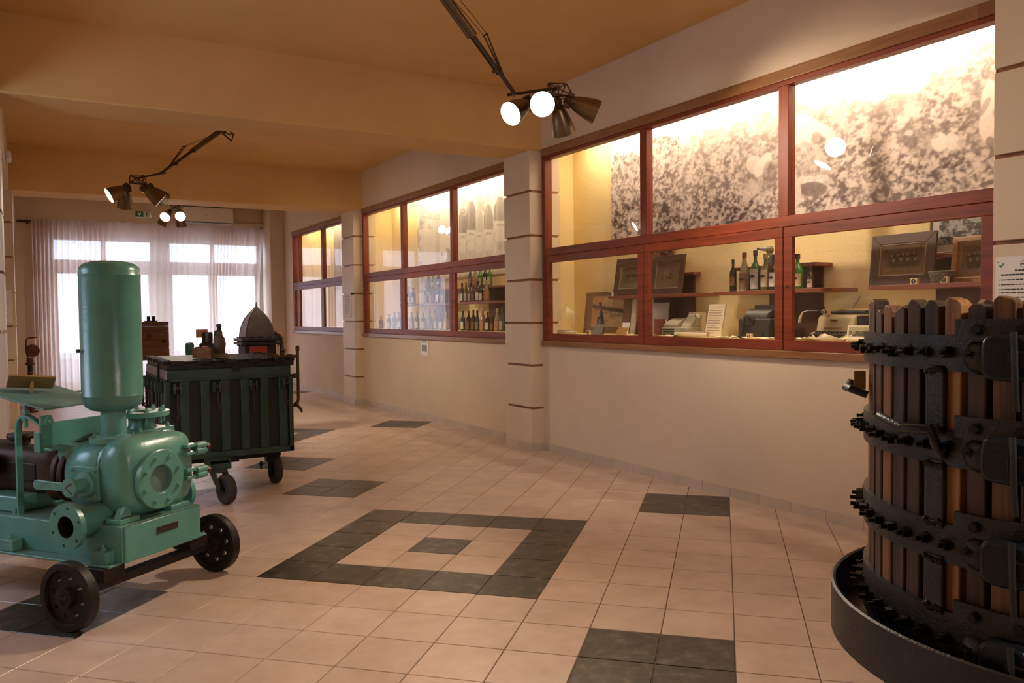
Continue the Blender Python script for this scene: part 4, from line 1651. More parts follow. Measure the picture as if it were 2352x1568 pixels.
M_DOME = mat('grey_sheet_iron', (.075, .062, .056), .42, .5, .2, 10)
M_REDP = mat('red_panel', (.36, .035, .02), .45, var=.1)
dm = thing('domed_filter', 'black iron filter with a pointed grey dome and red panel', 'filter', (2.48, 10.6, 0))
rings = []
for t, r in ((0, 1), (.12, .985), (.28, .93), (.45, .83), (.60, .69), (.74, .50), (.86, .29), (.93, .15), (.97, .07), (1.0, .035)):
    h = .178 * r
    rings.append([(-h, -h, 1.228 + .40 * t), (h, -h, 1.228 + .40 * t), (h, h, 1.228 + .40 * t), (-h, h, 1.228 + .40 * t)])
MB().loft(rings).build('dome', M_DOME, dm, smooth=30)
for sx, sy in ((-1, -1), (1, -1), (1, 1), (-1, 1)):
    MB().tube([(sx * p[1][0], sy * p[1][0], p[0][2]) for p in rings], .006, 6).build('dome_ridge', M_DOME, dm)
MB().lathe([(.022, 1.60), (.016, 1.64), (.006, 1.68), (0, 1.69)], 14).build('finial', M_DOME, dm)
MB().bx(-.24, .24, -.24, .24, 1.195, 1.228).build('upper_flange', M_LID, dm, bevel=.004)
MB().bx(-.24, .24, -.24, .24, 1.150, 1.180).build('lower_flange', M_LID, dm, bevel=.004)
MB().bx(-.19, .19, -.19, .19, .20, 1.195).build('body', M_LID, dm, bevel=.004)
MB().bx(-.14, .08, -.196, -.19, .85, 1.13).build('red_front_panel', M_REDP, dm)
for x in (-.215, -.11, 0, .11, .215):
    for y in (-.215,):
        m = MB()
        m.cyl((x, y, 1.13), (x, y, 1.25), .009, n=8)
        m.bx(x - .03, x + .03, y - .006, y + .006, 1.236, 1.250)
        m.build('wing_bolt', M_LID, dm)
for y in (-.11, 0, .11):
    m = MB()
    m.cyl((-.215, y, 1.13), (-.215, y, 1.25), .009, n=8)
    m.bx(-.221, -.209, y - .03, y + .03, 1.236, 1.250)
    m.build('wing_bolt', M_LID, dm)
MB().tube([(.20, -.05, 1.24), (.235, -.05, 1.262), (.275, -.05, 1.255), (.30, -.05, 1.22), (.302, -.05, 1.15), (.302, -.05, .70), (.25, -.05, .64), (.18, -.05, .64)], .026, 12).build('bent_pipe', M_BRASS, dm)
MB().cyl((.225, -.05, 1.228), (.225, -.05, 1.31), .012, n=10).bx(.20, .25, -.056, -.044, 1.27, 1.285).build('valve_stem', M_BRASS, dm)
for sx in (-1, 1):
    for sy in (-1, 1):
        MB().bx(sx * .17 - .025, sx * .17 + .025, sy * .17 - .025, sy * .17 + .025, 0, .20).build('leg', M_LID, dm)

gp2 = thing('small_green_pump', 'small green pump with two rounded cylinders farther back by the curtain', 'pump', (2.22, 12.6, 0))
M_G3 = mat('bottle_green_paint', (.010, .055, .035), .35, var=.15)
MB().bx(-.30, .26, -.16, .16, .82, .90).build('bed', M_LID, gp2, bevel=.01)
for sx in (-.26, .22):
    for sy in (-.13, .13):
        MB().bx(sx - .02, sx + .02, sy - .02, sy + .02, 0, .82).build('leg', M_LID, gp2)
MB().lathe([(0, .96), (.03, .97), (.055, 1.0), (.06, 1.03), (.06, 1.27), (.054, 1.295), (.035, 1.31), (0, 1.315)], 24, MT((.165, -.02, 0))).build('tall_cylinder', M_G3, gp2, smooth=50)
MB().cyl((.165, -.02, .90), (.165, -.02, .97), .025, n=12).build('neck', M_G3, gp2)
MB().lathe([(.055, .90), (.06, 1.00), (.06, 1.10), (.05, 1.13), (0, 1.14)], 24, MT((-.235, -.02, 0))).build('short_cylinder', M_G3, gp2, smooth=50)
MB().lathe([(0, -.10), (.09, -.10), (.11, -.06), (.11, .06), (.09, .10), (0, .10)], 24, MZ((.0, 0, 1.02), (1, 0, 0))).build('pump_body', M_LID, gp2, smooth=50)
MB().lathe([(.07, .90), (.075, 1.25), (.06, 1.28), (0, 1.28)], 20, MT((.03, .08, 0))).build('dark_cylinder', M_LID, gp2)
MB().cyl((-.12, -.05, .90), (-.12, -.05, 1.07), .045, n=16).build('crank_case', M_LID, gp2)
MB().bx(-.12, .04, .10, .14, 1.20, 1.32).build('wooden_slat', M_ORW, gp2)
MB().tube([(.21, -.02, 1.06), (.26, -.02, 1.05), (.27, -.02, 1.12)], .006, 8).build('bent_handle', M_LID, gp2)

rp = thing('rusty_hand_pump', 'rusty brown hand pump standing beside the left pillars', 'hand pump', (-.02, 15.2, 0))
M_RB = mat('red_brown_rust', (.13, .045, .022), .6, .2, .3, 14)
MB().lathe([(.10, 0), (.10, .03), (.05, .05), (.045, .30), (.06, .32), (.06, .36), (.042, .38), (.036, .66)], 18).build('column', M_RB, rp)
MB().cyl((0, 0, .66), (0, 0, .76), .035, n=14).build('glass_collar', M_DARKIN, rp)
MB().lathe([(.035, .76), (.075, .765), (.075, .785), (.05, .80), (.045, .86), (.03, .88), (0, .88)], 18).build('flange', M_RB, rp)
m = MB()
m.lathe([(0, -.05), (.09, -.05), (.10, -.03), (.10, .03), (.09, .05), (0, .05)], 24, MZ((.04, 0, .99), (.25, -1, 0)))
m.lathe([(0, .05), (.02, .05), (.02, .07), (0, .07)], 12, MZ((.04, 0, .99), (.25, -1, 0)))
m.build('pump_drum', M_RB, rp)
MB().tube([(-.03, 0, .88), (-.05, 0, 1.0), (-.05, 0, 1.14), (-.03, 0, 1.185), (.02, 0, 1.20), (.10, 0, 1.205)], .012, 8).build('handle', M_RB, rp)

tr = thing('black_iron_trolley', 'low black iron trolley on the floor behind the green pump', 'trolley', (.66, 9.0, 0))
MB().bx(-.30, .30, -.25, .25, .20, .30).build('bed', M_LID, tr, bevel=.006)
MB().bx(-.32, .32, -.27, .27, .34, .36).build('top_plate', M_LID, tr, bevel=.004)
MB().bx(-.2, .2, -.18, .18, .30, .34).build('riser', M_LID, tr)
for sx in (-.3, .3):
    for sy in (-.2, .2):
        MB().lathe([(0, -.02), (.08, -.02), (.10, -.012), (.10, .012), (.08, .02), (0, .02)], 24, MZ((sx + (.03 if sx > 0 else -.03), sy, .10), (1, 0, 0))).build('wheel', M_LID, tr)
        MB().bx(sx * .8 - .02, sx * .8 + .02, sy - .02, sy + .02, .09, .20).build('wheel_bracket', M_LID, tr)
# ------------------------------------------------------------------ basket press, lower right
PXc, PYc, RB, RT = 2.305, .997, .55, .637
press = thing('basket_press', 'large wooden basket wine press with black iron bands and a round tray', 'wine press', (PXc, PYc, 0))
M_BAND = mat('black_press_iron', (.034, .034, .037), .40, .45, .25, 10, .5, 130)
M_BAND2 = mat('iron_plate_daylight_tint', (.018, .024, .036), .30, .5, .25, 10, .4, 110)  # blue reflection of window daylight put into the lug iron's colour
M_PBOLT = mat('black_bolt', (.012, .011, .011), .45, .5, .2, 20)


def stave_mat(name, dark, mid, light, k):
    n = NT(name)
    v = n.coords('Object', (34, 34, 1.3))
    oi = n.new('ShaderNodeObjectInfo')
    mu = n.new('ShaderNodeMath', operation='MULTIPLY')
    mu.inputs[1].default_value = 40
    n.link(oi.outputs['Random'], mu.inputs[0])
    va = n.new('ShaderNodeVectorMath', operation='ADD')
    n.link(v, va.inputs[0])
    n.link(mu.outputs[0], va.inputs[1])
    f = n.noise(va.outputs[0], 1.0, 6, .62, .4)
    g = n.noise(n.coords('Object', (5, 5, 2.2)), 1.0, 4, .6)
    ad = n.new('ShaderNodeMath', operation='MULTIPLY_ADD')
    ad.inputs[1].default_value = .55
    n.link(g, ad.inputs[0])
    n.link(f, ad.inputs[2])
    col = n.ramp(ad.outputs[0], [(.50 + k, dark), (.68 + k, mid), (.84 + k, light)])
    n.link(col, n.b.inputs['Base Color'])
    n.set(Roughness=.55)
    n.bump(f, .35, .004)
    return n.m


M_ST = [stave_mat('stave_dark', (.018, .010, .008), (.045, .024, .017), (.10, .050, .028), 0.03),
        stave_mat('stave_brown', (.026, .014, .010), (.085, .042, .024), (.25, .115, .048), -.01),
        stave_mat('stave_bright', (.045, .020, .012), (.20, .085, .035), (.44, .21, .080), -.05)]
zt, zb = 1.505, .60
NS = 60
rs = random.Random(11)
ang0 = math.atan2(-PYc, -PXc) % (2 * math.pi)      # towards the viewer
for k in range(NS):
    th = 2 * math.pi * (k + .5) / NS + .03
    w = 2 * math.pi * (RB - .03) / NS - .008 - .006 * rs.random()
    zt_k = zt + rs.uniform(-.018, .022)
    tk = .030
    h = w / 2
    r0, r1 = RB - .045, RB - .008
    sl = rs.uniform(-.006, .006)
    ch = .010
    pts = [(-h, zb), (h, zb), (h, zt_k - ch + sl), (h - ch, zt_k + sl), (-h + ch, zt_k - sl), (-h, zt_k - ch - sl)]
    M = Matrix.Rotation(th, 4, 'Z') @ Matrix(((0, 0, 1, 0), (1, 0, 0, 0), (0, 1, 0, 0), (0, 0, 0, 1)))
    mb = MB()
    mb.prism(pts, r0, r1, M)
    q = rs.random()
    mi = 0 if q < .50 else (1 if q < .80 else 2)
    mb.build('stave', M_ST[mi], press, smooth=None, bevel=.003)


def band(z0, z1, nm='iron_band'):
    m = MB()
    m.lathe([(RB - .008, z0), (RB + .004, z0), (RB + .004, z1), (RB - .008, z1), (RB - .008, z0)], 96)
    return m.build(nm, M_BAND, press, smooth=40)


def sq_bolt(parent, th, z, r=RB + .004, flip=0.0):
    M = Matrix.Rotation(th, 4, 'Z') @ MZ((r, 0, z), (1, 0, 0)) @ Matrix.Rotation(flip, 4, 'Z')
    m = MB()
    m.cyl((0, 0, 0), (0, 0, .003), .014, n=10, M=M)
    m.box((0, 0, .011), (.018, .018, .016), M)
    m.cyl((0, 0, .018), (0, 0, .034), .0055, n=8, M=M)
    return m.build('band_bolt', M_PBOLT, parent)


bands = [(1.363, 1.443), (1.150, 1.231), (.932, 1.019), (.700, .822)]
bobs = []
for (z0, z1) in bands:
    b = band(z0, z1)
    bobs.append(b)
    for k in range(NS):
        th = 2 * math.pi * (k + .5) / NS + .03
        dth = (th - ang0 + math.pi) % (2 * math.pi) - math.pi
        if abs(dth) < 1.75:
            sq_bolt(b, th, (z0 + z1) / 2 + rs.uniform(-.004, .004), flip=rs.uniform(-.5, .5))

# bearing direction helper: angle of the press surface point under an image column
def surf_angle(px):
    d = CR.T @ np.array([(px - 1176) / FPX, 0, 1.0])
    d = d[:2] / np.hypot(*d[:2])
    P = np.array([-PXc, -PYc])
    b_ = float(P @ d)
    c_ = float(P @ P) - (RB + .004) ** 2
    t = -b_ - math.sqrt(max(0, b_ * b_ - c_))
    q = P + d * t
    return math.atan2(q[1], q[0]) % (2 * math.pi)


# upright iron straps between the bands (welded on)
for px in (2150,):
    th = surf_angle(px)
    for (za, zb_) in ((1.231, 1.363), (1.019, 1.150), (.822, .932)):
        m = MB(Matrix.Rotation(th, 4, 'Z'))
        m.bx(RB - .006, RB + .008, -.024, .024, za - .012, zb_ + .012)
        s = m.build('upright_strap', M_BAND, press, bevel=.003)
        for zz in (za, zb_):
            w = MB(Matrix.Rotation(th, 4, 'Z'))
            for k in range(7):
                w.ball((RB + .008, -.022 + k * .0073, zz + rs.uniform(-.004, .004)), .006 + rs.uniform(0, .002), 8)
            w.build('weld_bead', M_PBOLT, s)['kind'] = 'stuff'

# hasp plates, stiffeners and locking lugs where the basket halves join
thh = surf_angle(2318)
for (z0, z1), b in zip(bands, bobs):
    zc = (z0 + z1) / 2
    # stiffening plate over the band, curved
    m = MB()
    m.lathe([(RB + .002, z1 - .012), (RB + .014, z1 - .012), (RB + .014, z1 + .036), (RB + .002, z1 + .036), (RB + .002, z1 - .012)], 12, None, surf_angle(2200), thh + .30)
    pl_ = m.build('upper_plate', M_BAND, b, smooth=40)
    for f_ in (.18, .50, .82):
        t = surf_angle(2200) + (thh + .30 - surf_angle(2200)) * f_
        M = Matrix.Rotation(t, 4, 'Z') @ MZ((RB + .014, 0, z1 + .012), (1, 0, 0))
        bm_ = MB()
        bm_.cyl((0, 0, 0), (0, 0, .004), .013, n=10, M=M)
        bm_.cyl((0, 0, .004), (0, 0, .013), .010, n=6, M=M)
        bm_.build('plate_bolt', M_PBOLT, pl_)
    # rounded lug that the locking pin passes through
    ths = thh + .02
    m = MB(Matrix.Rotation(ths, 4, 'Z'))
    prof = []
    hw, hh = .050, .048
    for k in range(24):
        t = 2 * math.pi * k / 24
        c, s = math.cos(t), math.sin(t)
        prof.append((hw * math.copysign(abs(c) ** .55, c), hh * math.copysign(abs(s) ** .45, s)))
    m.prism(prof, RB + .002, RB + .050, Matrix(((0, 0, 1, 0), (1, 0, 0, 0), (0, 1, 0, zc - .004), (0, 0, 0, 1))))
    lug = m.build('hasp_lug', M_BAND2, b, bevel=.008)
    m = MB(Matrix.Rotation(ths, 4, 'Z'))
    m.bx(RB + .048, RB + .060, .006, .060, zc - .024, zc + .012)
    m.build('hasp_slot', M_PBOLT, lug, bevel=.004)
    m = MB(Matrix.Rotation(ths, 4, 'Z'))
    m.tube([(RB + .060, .018, zc + .05), (RB + .066, .022, zc + .01), (RB + .066, .024, zc - .07), (RB + .058, .024, zc - .11)], .007, 8)
    m.build('locking_pin', M_BAND, lug)
    # swollen end of the band against the lug
    m = MB(Matrix.Rotation(surf_angle(2250), 4, 'Z'))
    m.lathe([(0, .018), (.020, .014), (.034, .004), (.040, -.01)], 18, MZ((RB + .004, 0, zc - .006), (1, 0, 0)))
    m.build('forged_boss', M_BAND, b, smooth=60)

# lifting handle on the second band, another behind on the left
def handle(px, z, parent, ln=.15):
    th = surf_angle(px)
    m = MB(Matrix.Rotation(th, 4, 'Z'))
    r = RB + .004
    m.tube([(r, ln * .40, z - .045), (r + .025, ln * .42, z - .01), (r + .035, ln * .40, z + .02), (r + .045, 0, z + .012), (r + .045, -ln * .40, z + .030), (r + .03, -ln * .50, z + .028), (r, -ln * .48, z + .010)],
           .011, 10)
    return m.build('lifting_handle', M_BAND, parent, smooth=60)


handle(2110, 1.215, bobs[1], .19)
m = MB(Matrix.Rotation(surf_angle(1992) - .10, 4, 'Z'))
m.tube([(RB, .05, 1.275), (RB + .04, .045, 1.290), (RB + .05, 0, 1.29), (RB + .04, -.05, 1.30), (RB, -.05, 1.29)], .010, 10)
m.build('lifting_handle', M_BAND, bobs[1])
m = MB(Matrix.Rotation(surf_angle(1992) - .12, 4, 'Z'))
m.bx(RB + .0, RB + .03, -.012, .012, 1.285, 1.335)
m.build('handle_tab', mat('pale_wood_wedge', (.30, .17, .06), .6), bobs[1], bevel=.003)

# tray, drip floor, stand
tr_ = MB()
tr_.lathe([(0, .640), (RT - .012, .640), (RT - .012, .758), (RT - .006, .762), (RT, .758), (RT, .633), (RT - .02, .628), (0, .628)], 96)
tray = tr_.build('tray', M_BAND, press, smooth=40)
MB().lathe([(0, .641), (RT - .014, .641), (RT - .014, .646), (0, .646)], 64).build('tray_floor', mat('stained_tray_floor', (.085, .045, .012), .5, .2, .5, 6), press)
MB().lathe([(0, 1.30), (.49, 1.30), (.49, 1.34), (0, 1.34)], 40).build('pressing_board', M_ST[0], press)
MB().cyl((0, 0, .60), (0, 0, 1.44), .04, n=18).build('screw', M_BAND, press)
for k in range(4):
    t = math.pi / 4 + k * math.pi / 2
    MB(MT((.45 * math.cos(t), .45 * math.sin(t), 0), rz=t)).bx(-.05, .05, -.05, .05, 0, .63).build('leg', M_BAND, press, bevel=.006)
MB().bx(-.45, .45, -.06, .06, .50, .60).build('bearer', M_BAND, press, bevel=.006)
MB().bx(-.06, .06, -.45, .45, .50, .60).build('cross_bearer', M_BAND, press, bevel=.006)
# ------------------------------------------------------------------ printed pictures as coloured grids


def fbm(h, w, base, octs, seed, gain=.55):
    rng = np.random.default_rng(seed)
    out = np.zeros((h, w))
    amp, tot = 1.0, 0.0
    for o in range(octs):
        n = int(base * 2 ** o)
        gh = max(2, int(n * h / w)) + 2
        g = rng.random((gh, n + 2))
        ys = np.linspace(0, gh - 1.001, h)
        xs = np.linspace(0, n + 1 - .001, w)
        y0, x0 = ys.astype(int), xs.astype(int)
        fy, fx = (ys - y0)[:, None], (xs - x0)[None, :]
        fy, fx = fy * fy * (3 - 2 * fy), fx * fx * (3 - 2 * fx)
        a = g[np.ix_(y0, x0)] * (1 - fx) + g[np.ix_(y0, x0 + 1)] * fx
        b = g[np.ix_(y0 + 1, x0)] * (1 - fx) + g[np.ix_(y0 + 1, x0 + 1)] * fx
        out += amp * (a * (1 - fy) + b * fy)
        tot += amp
        amp *= gain
    return out / tot


def sm(a, b, x):
    t = np.clip((x - a) / (b - a), 0, 1)
    return t * t * (3 - 2 * t)


M_PRINT = vcol_mat('matt_print', .65, .2)
M_PRINTG = vcol_mat('glazed_print', .25, .5)


def grid_obj(name, P, nx, nz, cols, m, parent):
    """P(i,j)->point grid (nz+1, nx+1, 3); cols (nz+1,nx+1,3) linear"""
    v = P.reshape(-1, 3)
    idx = np.arange((nx + 1) * (nz + 1)).reshape(nz + 1, nx + 1)
    f = np.stack([idx[:-1, :-1], idx[:-1, 1:], idx[1:, 1:], idx[1:, :-1]], -1).reshape(-1, 4)
    me = bpy.data.meshes.new(name)
    me.from_pydata(v.tolist(), [], f.tolist())
    at = me.color_attributes.new('print', 'FLOAT_COLOR', 'POINT')
    c = np.concatenate([cols.reshape(-1, 3), np.ones((v.shape[0], 1))], 1).astype(np.float32)
    at.data.foreach_set('color', c.ravel())
    me.materials.append(m)
    o = bpy.data.objects.new(name, me)
    COL.objects.link(o)
    o.parent = parent
    return o


def pic(parent, w, h, cols, y, z0, nm='print', m=None, x0=None, tilt=0.0):
    """flat picture in local x (width), z (height) at depth y"""
    nz, nx = cols.shape[0] - 1, cols.shape[1] - 1
    xs = np.linspace(-w / 2, w / 2, nx + 1) + (x0 or 0)
    zs = np.linspace(0, h, nz + 1)
    X, Z = np.meshgrid(xs, zs)
    P = np.stack([X, y + Z * math.sin(tilt), z0 + Z * math.cos(tilt)], -1)
    return grid_obj(nm, P, nx, nz, cols, m or M_PRINT, parent)


def sepia(t, dark=(.055, .036, .03), light=(.78, .64, .50)):
    t = np.clip(t, 0, 1)[..., None]
    return np.array(dark) * (1 - t) + np.array(light) * t


def yat(px, X):
    d = CR.T @ np.array([(px - 1176) / FPX, (700 - 784) / FPX, 1.0])
    return d[1] / d[0] * X


# ------------------------------------------------------------------ photo murals behind the glass
def mural_pixels(P):
    Q = (P.reshape(-1, 3) - np.array([0, 0, CAMZ])) @ CR.T
    px = (Q[:, 0] / Q[:, 2] * FPX + 1176).reshape(P.shape[:2])
    py = (Q[:, 1] / Q[:, 2] * FPX + 784).reshape(P.shape[:2])
    return px, py


def ell(px, py, cx, cy, rx, ry, ang=0.0):
    c, s = math.cos(ang), math.sin(ang)
    x, y = px - cx, py - cy
    u, v = (x * c + y * s) / rx, (-x * s + y * c) / ry
    return u * u + v * v


def vineyard():
    y0, y1, z0, z1 = 7.20, 2.30, 2.24, 3.47
    nx, nz = 620, 190
    ys = np.linspace(y0, y1, nx + 1)
    zs = np.linspace(z0, z1, nz + 1)
    Yg, Zg = np.meshgrid(ys, zs)
    P = np.stack([np.full_like(Yg, CASE_X - .006), Yg, Zg], -1)
    px, py = mural_pixels(P)
    H, Wd = P.shape[:2]
    fine = fbm(H, Wd, 150, 2, 1, .8)
    midn = fbm(H, Wd, 70, 3, 2, .8)
    big = fbm(H, Wd, 16, 4, 3)
    sky_x = [1400, 1415, 1440, 1470, 1495, 1520, 1560, 1600, 1640, 1690, 1740, 1800, 1850, 1900, 1960, 2010, 2060, 2110, 2160, 2220, 2300]
    sky_y = [385, 350, 345, 350, 330, 305, 322, 312, 300, 280, 262, 250, 243, 238, 226, 232, 205, 190, 165, 120, 78]
    sky = np.interp(px, sky_x, sky_y) + (big - .5) * 50 + (midn - .5) * 30 + (fine - .5) * 14
    inveg = sm(-6, 10, py - sky)
    depth = np.clip((py - sky) / 180, 0, 1)
    leaf = sm(.36, .64, fine * .6 + midn * .4)
    leaf2 = sm(.36, .64, midn)
    tone = .56 + .27 * (leaf - .5) * 2 * (.6 + .4 * depth) + .16 * (leaf2 - .5) + .30 * (big - .5) - .10 * depth
    # hazier hill at the upper right and middle
    haze = np.exp(-(((py - sky) - 10) / 45) ** 2) * (px > 1560)
    tone = tone * (1 - .45 * haze) + .62 * .45 * haze
    # dark undergrowth along the lower edge of the middle section
    tone -= .30 * sm(.46, .60, big) * sm(430, 500, py) * (px < 1800)
    # dark conifers on the left
    tone -= .18 * (px < 1560) * sm(40, 0, py - sky - 25)
    img = tone * inveg + .96 * (1 - inveg)

    def put(mask, val, k=1.0, tex=.0):
        nonlocal img
        m = np.clip(mask, 0, 1) * k
        img = img * (1 - m) + (val + (fine - .5) * tex) * m

    soft = lambda e, w=.25: sm(1 + w, 1 - w, e)
    # darker foliage behind the figures so that they stand out
    for cx, cy, rx, ry in ((1850, 310, 84, 62), (1850, 390, 66, 60), (1750, 395, 52, 52), (2125, 322, 64, 36), (2256, 270, 34, 80)):
        put(sm(1.6, .5, ell(px, py, cx, cy, rx, ry)), .36, .55, .5)
    # picker with headscarf and basket
    put(soft(ell(px, py, 1806, 246, 24, 34)), .74, .95, .08)
    put(soft(ell(px, py, 1826, 252, 9, 30, .2)), .35, .8, .2)
    put(soft(ell(px, py, 1842, 300, 46, 38, .25)), .93, .97, .10)
    put(soft(ell(px, py, 1893, 300, 26, 13, .5)), .90, .97, .08)
    put(soft(ell(px, py, 1908, 325, 11, 25)), .82, .97, .1)
    put(soft(ell(px, py, 1876, 318, 13, 16)), .22, .7, .2)
    put(soft(ell(px, py, 1850, 360, 36, 34)), .55, .75, .7)
    put(soft(ell(px, py, 1885, 365, 10, 36, -.3)), .66, .8, .3)
    put(soft(ell(px, py, 1868, 410, 36, 15, -.1), .12), .80, .97, .45)
    put(soft(ell(px, py, 1872, 398, 34, 6, -.1), .15), .45, .8, .4)
    put(soft(ell(px, py, 1868, 434, 32, 17), .2), .14, .9, .1)
    put(soft(ell(px, py, 1824, 440, 16, 40)), .74, .9, .2)
    # second picker, sleeves left of the mullion
    put(soft(ell(px, py, 1752, 378, 13, 32, .55)), .93, .95, .08)
    put(soft(ell(px, py, 1733, 378, 19, 21)), .90, .85, .12)
    put(soft(ell(px, py, 1768, 400, 16, 30)), .20, .6, .3)
    put(soft(ell(px, py, 1722, 440, 14, 26, .5)), .74, .75, .25)
    # hats and stooping pickers farther right
    put(soft(ell(px, py, 2092, 322, 17, 20)), .20, .9, .15)
    put(soft(ell(px, py, 2088, 305, 9, 7)), .82, .8, .1)
    put(soft(ell(px, py, 2158, 326, 19, 22)), .96, .95, .06)
    put(soft(ell(px, py, 2186, 325, 16, 20)), .92, .9, .1)
    put(soft(ell(px, py, 2208, 328, 10, 10)), .55, .8, .2)
    put(soft(ell(px, py, 2130, 312, 26, 8)), .42, .7, .3)
    # standing figure at the right edge
    put(soft(ell(px, py, 2272, 225, 18, 42, .2)), .94, .92, .1)
    put(soft(ell(px, py, 2268, 290, 20, 38)), .92, .9, .1)
    put(soft(ell(px, py, 2262, 245, 7, 26, .5)), .40, .8, .1)
    put(soft(ell(px, py, 2274, 325, 10, 12)), .18, .8, .1)
    cols = sepia(img, (.105, .066, .062), (.86, .71, .62))
    # slightly wavy lower left edge where the print lifts off the wall
    P[..., 0] -= .010 * np.exp(-((Yg - 7.2) / .25) ** 2)
    r = thing('photo_mural', 'large sepia photograph mural of grape pickers in the nearest display case', 'mural', (CASE_X, (y0 + y1) / 2, z0))
    P = P - np.array([CASE_X, (y0 + y1) / 2, z0])
    grid_obj('print', P, nx, nz, cols, M_PRINT, r)


vineyard()


def bottles_mural():
    y0, y1, z0, z1 = 12.45, 8.25, 2.05, 3.47
    nx, nz = 300, 170
    ys = np.linspace(y0, y1, nx + 1)
    zs = np.linspace(z0, z1, nz + 1)
    Yg, Zg = np.meshgrid(ys, zs)
    P = np.stack([np.full_like(Yg, CASE_X - .006), Yg, Zg], -1)
    px, py = mural_pixels(P)
    H, Wd = P.shape[:2]
    fine = fbm(H, Wd, 60, 3, 11, .7)
    midn = fbm(H, Wd, 24, 4, 12, .6)
    img = .93 + (midn - .5) * .05

    def put(mask, val, k=1.0, tex=.0):
        nonlocal img
        m = np.clip(mask, 0, 1) * k
        img = img * (1 - m) + (val + (fine - .5) * tex) * m
    # vine trunk with leaves on the left
    tr = np.exp(-((px - (964 + 6 * np.sin(py / 24))) / 9.0) ** 2) * sm(.36, .52, midn + (fine - .5) * .4)
    put(tr, .48, .9, .6)
    br = np.exp(-((py - (500 + (px - 985) * .12)) / 3.0) ** 2) * (px > 970) * (px < 1010)
    put(br, .55, .8, .4)
    for cx, cy in ((986, 494), (1004, 497), (988, 520), (978, 470)):
        put(sm(1.3, .7, ell(px, py, cx, cy, 8, 7)) * sm(.4, .55, fine), .60, .9, .4)
    put(sm(1.3, .7, ell(px, py, 1026, 588, 14, 18)) * sm(.38, .5, midn), .40, .9, .4)
    # wine bottles with white labels
    for cx, w, ytop, ysh, ylab, dk in ((1063, 18, 446, 500, 535, .30), (1100, 18, 444, 500, 533, .62), (1082, 21, 428, 485, 528, .30), (1122, 22, 436, 500, 527, .40), (1149, 29, 418, 480, 507, .34)):
        half = np.where(py < ysh - 34, w * .17, np.where(py < ysh, w * (.17 + .33 * sm(ysh - 34, ysh, py)), w * .5))
        body = sm(half + .8, half - .8, np.abs(px - cx)) * sm(ytop - 2, ytop + 2, py)
        put(body, np.where(py < ytop + 34, .72, dk) + .16 * np.exp(-((px - cx + w * .25) / 2.0) ** 2), .95, .12)
        lab = sm(half + .6, half - .6, np.abs(px - cx - .5)) * sm(ylab - 1, ylab + 1, py)
        put(lab, .88 - .10 * sm(.2, .5, (px - cx) / w), .97, .05)
        put(sm(1.2, .8, np.abs(px - cx) / (w * .27)) * sm(1.2, .8, np.abs(py - ylab - 9) / 2.6), .40, .9, 0)
        put(sm(1.2, .8, np.abs(px - cx) / (w * .20)) * sm(1.2, .8, np.abs(py - ylab - 9) / 1.3), .66, .9, 0)
        strip = (np.sin(px * 3.1) > -.1) * sm(1, 0, np.abs(px - cx - w * .1) / (w * .36) - .5) * sm(1.2, .8, np.abs(py - ylab - 56) / 10)
        put(strip, .45, .7, 0)
        put(np.exp(-((px - (cx - w * .33 + 4 * np.sin((py - ylab) / 8))) / 1.1) ** 2) * lab * (py > ylab + 22), .45, .6, 0)
    put(sm(1.25, .8, ell(px, py, 1107, 466, 9, 26, -.5)) * sm(.35, .5, midn), .55, .8, .3)
    put(sm(1.2, .8, ell(px, py, 1066, 470, 11, 26)) * sm(.42, .52, fine), .55, .8, .4)
    cols = sepia(img, (.085, .065, .058), (.86, .77, .66))
    r = thing('photo_mural', 'pale sepia photograph mural of large wine bottles in the middle display case', 'mural', (CASE_X, (y0 + y1) / 2, z0))
    grid_obj('print', P - np.array([CASE_X, (y0 + y1) / 2, z0]), nx, nz, cols, M_PRINT, r)


bottles_mural()


def far_mural():
    y0, y1, z0, z1 = 16.75, 13.9, 2.05, 3.47
    nx, nz = 90, 60
    ys = np.linspace(y0, y1, nx + 1)
    zs = np.linspace(z0, z1, nz + 1)
    Yg, Zg = np.meshgrid(ys, zs)
    P = np.stack([np.full_like(Yg, CASE_X - .006), Yg, Zg], -1)
    H, Wd = P.shape[:2]
    n1 = fbm(H, Wd, 8, 4, 21)
    s = (y0 - Yg) / (y0 - y1)
    t = (Zg - z0) / (z1 - z0)
    img = .40 + .12 * (n1 - .5) * 2
    dome = ell(s, t, .46, .10, .30, .62)
    img = np.where(dome < 1, .86 - .12 * np.abs(s - .46) / .3, img)
    cols = sepia(img, (.07, .05, .04), (.84, .72, .58))
    r = thing('photo_mural', 'brown and cream photograph mural in the farthest display case', 'mural', (CASE_X, (y0 + y1) / 2, z0))
    grid_obj('print', P - np.array([CASE_X, (y0 + y1) / 2, z0]), nx, nz, cols, M_PRINT, r)


far_mural()

# ------------------------------------------------------------------ shelves in the cases
M_SHELF = wood('reddish_shelf_wood', (.16, .038, .018), (.28, .075, .035), .4, 1, 20, coat=.25)
M_BOARD = wood('dark_backing_wood', (.055, .020, .014), (.11, .045, .030), .5, 2, 16)
ZS, ZF = 1.675, 1.277
RZ = -math.pi / 2


